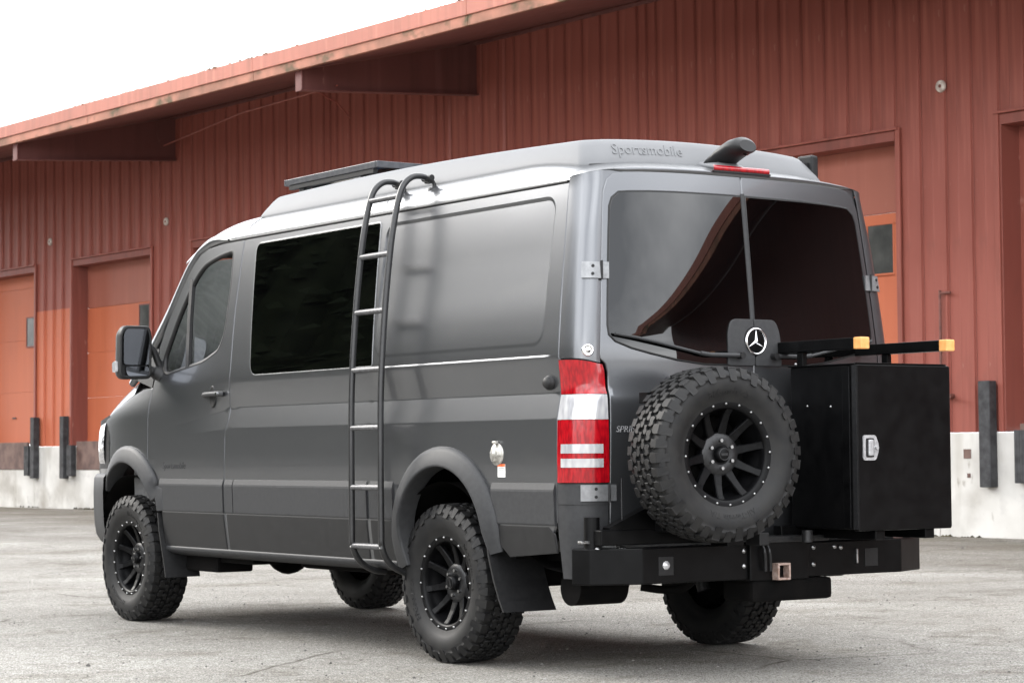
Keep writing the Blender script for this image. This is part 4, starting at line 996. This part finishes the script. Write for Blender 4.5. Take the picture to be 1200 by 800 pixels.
#@@PART4
# ------------------------------------------------------------------ van: front end
def fyv(x, z): return 4.62-.37*(abs(x)/.9)**3.6-.12*max(0, z-.95)
xsv = [-.9+1.8*i/40 for i in range(41)]
xsv = [.9*math.sin(math.pi/2*(-1+2*i/40)) for i in range(41)]
def xedge(z): return sx(4.24, z)
MB().grid([[(x/.9*xedge(z), fyv(x, z), z) for x in xsv] for z in (.88, .95, 1.02, 1.1, 1.18, 1.24)]).build('front_panel', M['paint'], van)
gr_ = empty('grille', parent=van)
MB().grid([[(x, fyv(x, z)+.012-.004, z) for x in [-.5+1.0*i/20 for i in range(21)]] for z in (.93, 1.05, 1.19)]).build('grille_backing', M['under'], gr_)
for zc in (.96, 1.02, 1.08, 1.14):
    MB().grid([[(x, fyv(x, zc)+d, zc+dz) for x in [-.48+.96*i/20 for i in range(21)]] for d, dz in ((.02, .02), (-.03, .012), (-.035, -.008), (.02, -.02))], False).build('grille_bar', M['trim'], gr_)
for sg in (-1, 1):
    hl = empty('headlight', parent=van)
    def nose(t_, z, d):   # wraps from the grille to the fender side
        if t_ < .6:
            x = .52+(.9-.52)*t_/.6; p = Vector((x/.9*xedge(z), fyv(x, z), 0)); 
        else:
            y = fyv(.9, z)+(3.98-fyv(.9, z))*(t_-.6)/.4; p = Vector((sx(y, z), y, 0))
        a = sst(.25, .85, t_)*math.pi/2
        return (sg*(p.x+math.sin(a)*d), p.y+math.cos(a)*d, z)
    rows = []
    for i in range(9):
        f = i/8; rows.append([nose(t_, .985+f*(.205+.07*t_), .012*math.sin(math.pi*min(1, max(0, f*1.0)))**.4+.002) for t_ in [j/20*.9 for j in range(20)]])
    MB().grid(rows).build('headlight_lens', M['headlamp'], hl)
    rows = [[nose(t_, .955+f*(.255+.09*t_), .003) for t_ in [j/20 for j in range(21)]] for f in (0, .5, 1)]
    MB().grid(rows).build('headlight_housing', M['trim'], hl)
# front bumper wrapping to the arches
rows = []
tpath = [(sg_*0, 0) for sg_ in ()]
ring_ = []
for i in range(6): y = 3.99+(4.22-3.99)*i/5; ring_.append((-sx(y, .85), y))
for x in xsv: ring_.append((x/.9*xedge(.85), fyv(x, .85)))
for i in range(6): y = 4.22-(4.22-3.99)*i/5; ring_.append((sx(y, .85), y))
def out2(i, d):
    a = Vector(ring_[max(0, i-1)]); b_ = Vector(ring_[min(len(ring_)-1, i+1)]); t_ = (b_-a).normalized(); n_ = Vector((-t_.y, t_.x)); return Vector(ring_[i])+n_*d
for z, d in ((.925, -.01), (.92, .022), (.895, .038), (.80, .042), (.70, .040), (.60, .034), (.53, .022), (.48, -.01), (.455, -.06), (.45, -.14)):
    rows.append([(out2(i, d).x, out2(i, d).y, z) for i in range(len(ring_))])
MB().grid(rows).build('front_bumper', M['flare'], van)
# bonnet
def edge_pt(t_):
    P_ = spline([(3.60, 1.417, 0), (3.80, 1.357, 0), (4.0, 1.289, 0), (4.13, 1.234, 0), (4.215, 1.175, 0)], 8); i = t_*(len(P_)-1); j = min(int(i), len(P_)-2); return P_[j].lerp(P_[j+1], i-j)
rows = []
for i in range(17):
    t_ = i/16; e_ = edge_pt(t_); row = []
    for s_ in [math.sin(math.pi/2*(-1+2*j/32)) for j in range(33)]:
        w_ = sx(e_.x, e_.y)-.004; yf = e_.x+(.22+(.36-.22)*t_)*(1-abs(s_)**3.2); row.append((w_*s_, yf, e_.y+(.175*(1-t_)+.05*t_)*(1-abs(s_)**9)+.003))
    rows.append(row)
bon = MB().grid(rows).build('bonnet', M['paint'], van)
MB().grid([[(.62*s_, 3.66+.22*(1-s_*s_)+dy, z) for s_ in [-1+j/10 for j in range(21)]] for dy, z in ((0, 1.48), (.06, 1.49), (.12, 1.47))]).build('cowl', M['trim'], van)
# windscreen
rows = []
for i in range(11):
    f = i/10; row = []
    for s_ in [-1+j/12 for j in range(25)]:
        xt = .80*s_; yt = 3.02+.16*(1-s_*s_); zt_ = 2.20+.10*(1-s_*s_)
        xb = .76*s_; yb = 3.74+.16*(1-s_*s_); zb = 1.50
        bow = .03*math.sin(math.pi*f); row.append((xt+(xb-xt)*f, yt+(yb-yt)*f+bow, zt_+(zb-zt_)*f+bow))
    rows.append(row)
MB().grid(rows).build('windscreen', M['glass'], van)

# ------------------------------------------------------------------ cabin
cab = empty('cabin', parent=van)
MB().box((0, 1.15, .60), (1.72, 4.9, .05)).build('floor', M['inner'], cab)
MB().grid([[(x, y, roofz(x*.95, y)-.05) for x in (-.78, -.5, 0, .5, .78)] for y in (-1.0, 0, 1., 2., 2.6, 3.0)]).build('headliner', M['inner'], cab)
def seat_obj(x):
    mb = MB(); mb.box((x, 2.62, .98), (.50, .52, .16), bev=.05)
    T = Matrix.Translation((x, 2.36, 1.32)) @ Matrix.Rotation(R_(-12), 4, 'X').inverted()
    mb.box((0, 0, 0), (.48, .15, .66), T, bev=.05); T2 = Matrix.Translation((x, 2.285, 1.76)) @ Matrix.Rotation(R_(12), 4, 'X')
    mb.box((0, 0, 0), (.27, .11, .19), T2, bev=.04); mb.box((x, 2.62, .78), (.42, .44, .30))
    mb.cyl((x-.06, 2.295, 1.60), (x-.06, 2.285, 1.72), .008); mb.cyl((x+.06, 2.295, 1.60), (x+.06, 2.285, 1.72), .008)
    return mb.build('cab_seat', M['seat'], cab)
seat_obj(-.50); seat_obj(.50)
dash = MB(); dash.prism([(3.75, .7), (3.30, .75), (3.22, 1.15), (3.26, 1.36), (3.36, 1.46), (3.80, 1.46)], -.86, .86, lambda a, b_, d: (d, a, b_)); dash.build('dashboard', M['inner'], cab)
sw = MB(); T = Matrix.Translation((-.46, 3.06, 1.40)) @ Matrix.Rotation(R_(62), 4, 'X')
sw.lathe([(.19+.014*math.cos(a), .014*math.sin(a)) for a in [2*math.pi*i/10 for i in range(10)]], 32, T, True, True); sw.box((0, 0, 0), (.36, .035, .02), T); sw.box((0, -.08, 0), (.035, .16, .02), T); sw.lathe([(0, .03), (.05, .025), (.06, 0)], 20, T)
sw.tube([(-.46, 3.08, 1.39), (-.46, 3.34, 1.25)], .035, 10); sw.build('steering_wheel', M['trim'], cab)
MB().box((0, 1.95, 1.45), (1.66, .03, 1.60)).build('bulkhead_curtain', M['seat'], cab)

# ------------------------------------------------------------------ wheels
def lin(P, n_): return P
RT = .396
def wheel_meshes():
    ty = MB()
    prof = [(.205, .085), (.222, .100), (.236, .108), (.245, .110), (.262, .121), (.285, .130), (.310, .1335), (.332, .132), (.345, .1285), (.347, .131), (.352, .1295), (.362, .126), (.372, .119), (.377, .108), (.379, .08), (.380, .04), (.380, 0)]
    prof = prof + [(r, -z) for r, z in prof[-2::-1]]
    ty.lathe(prof, 120)
    def Rz(z): return RT-.45*z*z
    def block(poly, th, h0=-.020, mirror=1):
        poly = [(a*1.17, z) for a, z in poly]
        """poly in (arc metres, z); raised block with chamfered top"""
        n_ = len(poly); cx = sum(p[0] for p in poly)/n_; cz = sum(p[1] for p in poly)/n_
        ring = []
        for fr, dh in ((1.02, h0), (1.0, -.002), (.92, 0.)):
            for a, z in poly:
                aa = cx+(a-cx)*fr; zz = cz+(z-cz)*fr; r = Rz(zz)+dh
                ring.append((r*math.cos(th+aa/RT), r*math.sin(th+aa/RT), zz*mirror))
        fs = [tuple(range(2*n_, 3*n_))]
        for lv in (0, 1): fs += [(lv*n_+i, lv*n_+(i+1) % n_, (lv+1)*n_+(i+1) % n_, (lv+1)*n_+i) for i in range(n_)]
        ty.add(ring, fs)
    NP = 38; pa = 2*math.pi*RT/NP
    for k_ in range(NP):
        th = 2*math.pi*k_/NP
        for mr_ in (1, -1):
            o_ = 0 if mr_ > 0 else pa*.5
            t1 = th+o_/RT
            # shoulder lugs, alternately long and short
            if k_ % 2: block([(-.020, .076), (-.004, .071), (.016, .077), (.021, .092), (.019, .118), (-.017, .118), (-.022, .096)], t1, mirror=mr_)
            else: block([(-.019, .079), (.002, .075), (.019, .081), (.016, .100), (.015, .112), (-.015, .112), (-.016, .098)], t1, mirror=mr_)
            # intermediate interlocking blocks with a notch
            block([(-.021, .036), (-.008, .030), (.004, .041), (.018, .034), (.021, .052), (.013, .067), (-.003, .062), (-.016, .070), (-.0235, .054)], t1+.031/RT, mirror=mr_)
            # centre blocks
            block([(-.020, .003), (-.006, .008), (.006, .0035), (.017, .009), (.020, .022), (.006, .033), (-.008, .022), (-.020, .028)], t1+.004/RT, mirror=mr_)
            # side biters running down the sidewall
            w = .0235 if k_ % 2 else .021; rb = .330 if k_ % 2 else .345
            pts_ = [(-w, .3905), (w, .3905), (w*.92, rb), (0, rb-.004), (-w*.92, rb)]
            vs_ = []
            for lvl in (0, 1):
                for a, r in pts_:
                    zz = interp([(.325, .1325), (.345, .129), (.362, .126), (.374, .119), (.3815, .110), (.392, .104)], r)+(.0105*(1 if r > .36 else .75) if lvl else -.004); an = t1+a/RT*(1 if not lvl else .93)
                    vs_.append((r*math.cos(an), r*math.sin(an), zz*mr_))
            n_ = 5; ty.add(vs_, [(5, 6, 7, 8, 9)]+[(i, (i+1) % n_, n_+(i+1) % n_, n_+i) for i in range(n_)])
    for r0, tx, ph, sz in ((.268, 'All-Terrain T/A', R_(180+90), .034), (.268, 'BFGoodrich', R_(180+270), .040)):
        vs_, fs_ = text_pts(tx, sz, extrude=.0016, spacing=1.15)
        wd_ = max(v[0] for v in vs_)
        q = []
        for a, b_, h_ in vs_:
            an = ph-(a-wd_/2)/(r0+.015); r = r0+b_; q.append((r*math.cos(an), r*math.sin(an), interp([(.236, .108), (.262, .121), (.285, .130), (.310, .1335), (.33, .132)], r)+h_))
        ty.add(q, fs_)
    tm = ty.mesh('tyre'); tm.materials.append(M['rubber'])
    # rim
    rm = MB()
    rm.lathe([(.243, .092), (.2455, .100), (.241, .106), (.234, .1065), (.216, .105), (.208, .1015), (.203, .094), (.200, .07), (.196, .05), (.180, .02), (.175, -.09)], 72)
    rm.lathe([(0, .048), (.034, .048), (.075, .046), (.093, .040), (.100, .030), (.102, .0)], 48)
    NS = 10
    for k_ in range(NS):
        th = 2*math.pi*(k_+.25)/NS; T = Matrix.Rotation(th, 4, 'Z')
        sec = []
        for r, w, zt_, thk in ((.075, .0225, .040, .03), (.10, .021, .045, .03), (.14, .018, .057, .028), (.180, .0165, .074, .028), (.199, .018, .088, .03), (.206, .021, .094, .03)):
            sec.append([(r, -w, zt_-thk), (r, -w, zt_-.005), (r, -w+.004, zt_), (r, w-.004, zt_), (r, w, zt_-.005), (r, w, zt_-thk)])
        rm.add([p for s_ in sec for p in s_], [(i*6+j, i*6+(j+1) % 6, (i+1)*6+(j+1) % 6, (i+1)*6+j) for i in range(len(sec)-1) for j in range(6)], False, T)
    rmm = rm.mesh('rim'); rmm.materials.append(M['rim'])
    bk = MB(); bk.lathe([(0, -.02), (.10, -.02), (.17, -.03), (.178, -.06)], 40); bkm = bk.mesh('brake_disc'); bkm.materials.append(M['under'])
    hb = MB(); hb.lathe([(.047, .0485), (.062, .051), (.085, .0485), (.0955, .041)], 40); hbm = hb.mesh('hub_face'); hbm.materials.append(M['hub'])
    bo = MB()
    for k_ in range(20):
        a = 2*math.pi*k_/20; c_ = (.2256*math.cos(a), .2256*math.sin(a), .104); bo.lathe([(0, .0085), (.0035, .008), (.0062, .005), (.0066, 0)], 10, Matrix.Translation(c_))
    bom = bo.mesh('ring_bolts'); bom.materials.append(M['steel'])
    lg = MB()
    for k_ in range(6):
        a = 2*math.pi*(k_+.5)/6; lg.cyl((.062*math.cos(a), .062*math.sin(a), .03), (.062*math.cos(a), .062*math.sin(a), .062), .0095, .0085, 6, smooth=False)
    lgm = lg.mesh('lug_nuts'); lgm.materials.append(M['steel'])
    cc = MB(); cc.lathe([(0, .078), (.024, .078), (.031, .074), (.036, .062), (.038, .045)], 32); ccm = cc.mesh('centre_cap'); ccm.materials.append(M['rim'])
    ct = MB(); ct.lathe([(.024, .0785), (.026, .080), (.028, .0785)], 32); ct.box((0, 0, .0788), (.036, .011, .002)); ctm = ct.mesh('cap_emblem'); ctm.materials.append(M['hub'])
    return dict(tyre=tm, rim=rmm, brake_disc=bkm, hub_face=hbm, ring_bolts=bom, lug_nuts=lgm, centre_cap=ccm, cap_emblem=ctm)
WM = wheel_meshes()
def wheel(name, loc, rot, spin=0., label=None):
    w = empty(name, loc, rot, van)
    for nm, me in WM.items():
        o_ = link(nm, me, None, w); o_.rotation_euler = (0, 0, spin)
        if nm in ('ring_bolts', 'lug_nuts'): o_['kind'] = 'stuff'
    if label: w['label'] = label
    return w
TX = .936-.104
for y, sp in ((0, .35), (3.665, 1.1)):
    wheel('wheel', (-TX, y, .3945), (0, -math.pi/2, 0), sp); wheel('wheel', (TX, y, .3945), (0, math.pi/2, 0), sp+.5)
# spare wheel: faces the rear, carried on the left swing arm
SPR = R_(6.0)
nrm = Vector((-math.sin(SPR), -math.cos(SPR), 0)); sp_c = Vector((-.523, -1.685, 1.023))-nrm*.104
zax = nrm; xax = Vector((0, 0, 1)).cross(zax).normalized(); yax = zax.cross(xax)
rm_ = Matrix((xax, yax, zax)).transposed().to_euler()
spw = wheel('spare_wheel', sp_c, rm_, R_(2.), 'spare all-terrain wheel on black rim carried on the rear swing arm')

# ------------------------------------------------------------------ ladder
ld = empty('side_ladder', parent=van)
rp_ = [(-.90, .425), (-.965, .435), (-1.03, .465), (-1.075, .51), (-1.098, .57), (-1.102, .65), (-1.102, 1.30), (-1.078, 1.72), (-1.042, 2.06), (-1.012, 2.24), (-.985, 2.35), (-.955, 2.415), (-.905, 2.455), (-.85, 2.462), (-.815, 2.452)]
for y in (.628, .338):
    MB().tube(spline([(x, y, z) for x, z in rp_], 5), .0165, 14).build('ladder_rail', M['ladder'], ld)
    hk = MB(); hk.box((-.812, y-.012, 2.442), (.03, .05, .035), bev=.006); hk.tube([(-.80, y-.02, 2.445), (-.79, y-.03, 2.42), (-.80, y-.035, 2.395)], .010, 8); hk.cyl((-.80, y-.035, 2.385), (-.80, y-.035, 2.40), .032, .026); hk.cyl((-.818, y-.05, 2.452), (-.818, y+.03, 2.452), .016); hk.build('roof_hook', M['trim'], ld)
def railx(z):
    P_ = sorted([(b_, a) for a, b_ in rp_[4:12]]); return interp(P_, z)
for z in (2.352, 2.055, 1.765, 1.467, 1.17, .866, .567):
    MB().cyl((railx(z), .338, z), (railx(z), .628, z), .0145, n=14).build('ladder_rung', M['rung'], ld)

# ------------------------------------------------------------------ rear bumper, swing arms, box
bp_ = empty('rear_bumper', parent=van)
prof = [(-1.055, -1.225), (-1.02, -1.318), (-.80, -1.413), (.80, -1.413), (1.02, -1.318), (1.055, -1.225), (.9, -1.16), (-.9, -1.16)]
def plate_prism(pts, z0, z1, bev=.006):
    bm = bmesh.new(); lo_ = [bm.verts.new((a, b_, z0)) for a, b_ in pts]; hi_ = [bm.verts.new((a, b_, z1)) for a, b_ in pts]; k_ = len(pts)
    bm.faces.new(lo_[::-1]); bm.faces.new(hi_)
    for i in range(k_): bm.faces.new((lo_[i], lo_[(i+1) % k_], hi_[(i+1) % k_], hi_[i]))
    bmesh.ops.recalc_face_normals(bm, faces=bm.faces[:])
    if bev: bmesh.ops.bevel(bm, geom=bm.edges[:], offset=bev, segments=2, affect='EDGES', profile=.6)
    bm.verts.index_update(); r = ([tuple(v.co) for v in bm.verts], [[v.index for v in f.verts] for f in bm.faces]); bm.free(); return r
MB().add(*plate_prism(prof, .443, .606)).build('bumper_beam', M['black'], bp_)
MB().add(*plate_prism([(-.18, -1.43), (.18, -1.43), (.20, -1.3), (-.20, -1.3)], .436, .614, .004)).build('centre_plate', M['black'], bp_)
MB().add(*plate_prism([(-.16, -1.42), (.34, -1.42), (.30, -1.2), (-.16, -1.2)], .335, .44, .02)).build('hitch_mount', M['under'], bp_)
hr = MB(); cx_, cz_ = -.008, .476
for c_, d_ in (((cx_, -1.442, cz_+.034), (.076, .06, .010)), ((cx_, -1.442, cz_-.034), (.076, .06, .010)), ((cx_-.034, -1.442, cz_), (.010, .06, .058)), ((cx_+.034, -1.442, cz_), (.010, .06, .058))): hr.box(c_, d_, bev=.002)
hro = hr.build('hitch_receiver', M['receiver'], bp_); MB().box((cx_, -1.425, cz_), (.06, .004, .06)).build('receiver_bore', M['rust'], hro)
for x, z in ((-.205, .575), (-.205, .505), (.225, .58), (.225, .50), (.36, .58), (.40, .575), (-.995, .612), (-.86, .612), (-.845, .614)):
    n_ = (0, 0, 1) if z > .605 else (0, -1, 0); y = -1.34 if z > .605 else -1.414
    disc_on('bumper_bolt', (x, y, z if z < .605 else .606), n_, [(0, .009), (.006, .009), (.009, .004), (.012, .004), (.012, -.002)], M['steel'], bp_, 8)
for x in (-.665, .60):
    MB().box((x, -1.4125, .522), (.085, .006, .085), bev=.002).build('light_recess', M['trim'], bp_)
disc_on('backup_light', (-.665, -1.414, .525), (0, -1, 0), [(0, .012), (.014, .010), (.02, .004), (.021, 0)], M['clear_lens'], bp_, 14)
MB().box((.50, -1.418, .53), (.012, .016, .07), bev=.004).build('latch_pin', M['steel'], bp_)
for x in (-.08, -.11): MB().tube(spline([(x, -1.435, .60), (x-.01, -1.46, .575), (x, -1.455, .53), (x+.005, -1.45, .48)], 4), .008, 8).build('safety_clip', M['hub'], bp_)
MB().box((.10, -1.39, .625), (.40, .10, .03), bev=.004).build('arm_rest', M['hub'], bp_)
# pivots
pv = MB(); pv.cyl((-.985, -1.285, .606), (-.985, -1.285, .745), .036, n=24); pv.build('arm_pivot', M['black'], bp_)
pv = MB(); pv.cyl((.985, -1.285, .606), (.985, -1.285, .745), .036, n=24); pv.build('arm_pivot', M['black'], bp_)
MB().box((-1.04, -1.30, .635), (.05, .03, .012), bev=.003).build('grease_tab', M['steel'], bp_)
# left swing arm: frame behind the spare wheel
sa = empty('spare_carrier', parent=van)
f_ = MB(); f_.box((-.56, -1.345, .655), (.88, .06, .07), bev=.006); f_.build('lower_arm', M['black'], sa)
f_ = MB(); f_.prism([(-.95, .70), (-.60, .84), (-.60, .69), (-.95, .66)], -1.37, -1.32, lambda a, b_, d: (a, d, b_)); f_.build('gusset', M['black'], sa)
f_ = MB(); f_.box((-.46, -1.40, .94), (.07, .07, .52), bev=.006); f_.box((-.66, -1.40, .90), (.07, .06, .45), bev=.006); f_.build('upright', M['black'], sa)
f_ = MB(); f_.box((-.56, -1.40, 1.16), (.34, .06, .06), bev=.006); f_.box((-.72, -1.385, 1.28), (.09, .06, .05), bev=.004); f_.build('cross_tube', M['black'], sa)
f_ = MB(); f_.cyl((-.545, -1.40, 1.02), (-.53, -1.58, 1.023), .07, n=24); f_.box((-.54, -1.44, 1.02), (.26, .03, .26), bev=.006); f_.build('wheel_mount', M['black'], sa)
MB().box((-.36, -1.48, .632), (.10, .12, .05), bev=.006).build('tyre_cradle', M['black'], sa)
MB().box((-.17, -1.47, .632), (.06, .10, .06), bev=.006).build('arm_latch', M['trim'], sa)
cl_ = MB(); cl_.tube([(-.86, -1.345, .92), (-.86, -1.345, .64)], .004, 6); cl_.build('licence_lamp_wire', M['hub'], sa)
# right swing arm and cargo box
ba = empty('cargo_carrier', parent=van)
f_ = MB(); f_.box((.52, -1.345, .652), (.92, .06, .065), bev=.006); f_.box((.30, -1.58, .645), (.06, .42, .045), bev=.005); f_.box((.62, -1.58, .645), (.06, .42, .045), bev=.005); f_.build('carrier_frame', M['black'], ba)
MB().cyl((.11, -1.50, .61), (.11, -1.50, .665), .026).build('carrier_pin', M['hub'], ba)
MB().cyl((.86, -1.36, .612), (.86, -1.36, .66), .018).build('carrier_pin', M['hub'], ba)
cb = empty('cargo_box', parent=van); cb['label'] = 'black metal cargo box on the rear carrier'
bx0, bx1, by0, by1, bz0, bz1 = .150, .735, -1.352, -1.775, .672, 1.430
MB().box(((bx0+bx1)/2, (by0+by1)/2, (bz0+bz1)/2), (bx1-bx0, by0-by1, bz1-bz0), bev=.006).build('box_shell', M['black'], cb)
MB().box(((bx0+bx1)/2+.004, by1-.018, (bz0+bz1)/2-.002), (bx1-bx0+.012, .032, bz1-bz0+.008), bev=.006).build('box_door', M['black'], cb)
MB().box((bx0-.004, by1+.035, (bz0+bz1)/2), (.006, .05, bz1-bz0-.01), bev=.002).build('door_flange', M['black'], cb)
MB().box(((bx0+bx1)/2, (by0+by1)/2-.005, bz1+.004), (bx1-bx0+.012, by0-by1+.03, .006), bev=.002).build('lid_edge', M['black'], cb)
for x_ in (bx0-.0035, bx1+.0115): MB().box((x_, by1-.018, (bz0+bz1)/2), (.002, .030, bz1-bz0-.004), bev=.0005).build('door_edge_highlight', M['hub'], cb)  # pale strips: the door's edge highlights put into colour
MB().box((bx0-.0075, by1+.012, (bz0+bz1)/2), (.002, .003, bz1-bz0-.02)).build('flange_edge_highlight', M['hub'], cb)  # highlight along the flange, laid on as a pale strip
MB().box(((bx0+bx1)/2, by1-.018, bz1+.0085), (bx1-bx0-.01, .028, .002)).build('top_edge_highlight', M['hub'], cb)  # highlight on the door's top edge, laid on as a pale strip
lt = empty('box_latch', (.222, by1-.036, 1.048), parent=cb)
ol = round_poly([(-.045, -.058), (.032, -.058), (.050, -.02), (.050, .02), (.032, .058), (-.045, .058)], .012, 4)
MB().prism(ol, 0, -.006, lambda a, b_, d: (a, d, b_)).build('latch_plate', M['letters'], lt)
MB().prism(round_poly([(-.030, -.044), (.02, -.044), (.02, .044), (-.030, .044)], .008, 3), -.0062, -.008, lambda a, b_, d: (a, d, b_)).build('latch_recess', M['hub'], lt)
mb = MB(); mb.box((-.004, -.012, 0), (.030, .010, .074), bev=.004); mb.cyl((.036, -.004, 0), (.036, -.014, 0), .009, n=12); mb.build('latch_paddle', M['letters'], lt)
for y, z in ((-1.47, 1.245), (-1.63, 1.24)): disc_on('box_rivet', (bx0-.001, y, z), (-1, 0, 0), [(0, .004), (.004, .003), (.006, 0)], M['steel'], cb, 8)
# rack bars over the box with orange end caps
for x, ya in ((.165, -1.22), (.715, -1.22)):
    rk = empty('rack_bar', parent=cb)
    MB().box((x, (ya-1.80)/2, 1.528), (.052, ya+1.80-.0, .052), bev=.004).build('bar_tube', M['black'], rk)
    MB().box((x, -1.826, 1.528), (.055, .052, .055), bev=.006).build('end_cap', M['orange_cap'], rk)
    MB().box((x, -1.42, 1.466), (.03, .04, .072), bev=.004).build('bar_foot', M['black'], rk)
    disc_on('foot_bolt', (x-.021, -1.40, 1.445), (-1, 0, 0), [(0, .008), (.006, .007), (.008, 0)], M['steel'], rk, 8)

# ------------------------------------------------------------------ underbody
ch = empty('chassis', parent=van)
for sg in (-1, 1): MB().box((sg*.48, 1.3, .50), (.10, 5.2, .14), bev=.01).build('frame_rail', M['under'], ch)
MB().box((0, 1.3, .555), (1.70, 4.9, .05)).build('floor_pan', M['under'], ch)
for y in (0, 3.665):
    MB().cyl((-.75, y, .40), (.75, y, .40), .045).build('axle_tube', M['under'], ch)
    mb = MB(); mb.lathe([(0, -.14), (.08, -.12), (.14, -.05), (.15, 0), (.14, .05), (.08, .12), (0, .14)], 20, Matrix.Translation((.05 if y == 0 else .2, y, .40)) @ Matrix.Rotation(math.pi/2, 4, 'X')); mb.build('differential', M['under'], ch)
    for sg in (-1, 1):
        MB().tube(spline([(sg*.5, y+.65, .50), (sg*.5, y+.3, .40), (sg*.5, y, .36), (sg*.5, y-.35, .42), (sg*.5, y-.7, .52)], 5), .028, 8).build('leaf_spring', M['under'], ch)
        MB().cyl((sg*.62, y-.12, .30), (sg*.58, y-.02, .62), .035).build('shock_absorber', M['hub'], ch)
MB().cyl((0, .2, .44), (0, 3.2, .46), .035).build('drive_shaft', M['under'], ch)
MB().box((-.35, 1.5, .46), (.55, 1.1, .16), bev=.04).build('fuel_tank', M['under'], ch)
mb = MB(); mb.box((-.74, 2.82, .41), (.24, .42, .14), bev=.015); mb.box((-.74, 2.45, .44), (.2, .5, .08), bev=.01); mb.build('side_step_bracket', M['under'], ch)
MB().cyl((-.84, -.92, .405), (-.56, -.92, .405), .08, n=20).build('silencer', M['under'], ch)
MB().tube(spline([(-.45, -.95, .40), (-.36, -1.02, .385), (-.30, -1.10, .40), (-.29, -1.16, .45)], 4), .02, 10).build('exhaust_pipe', M['under'], ch)
MB().grid([[(-.93, y, z), (-.3, y, z)] for y, z in ((-.62, .60), (-.85, .50), (-1.2, .46), (-1.25, .60))], False).build('rear_valance', M['under'], ch)
MB().box((0, -1.1, .58), (1.6, .25, .18)).build('rear_crossmember', M['under'], ch)
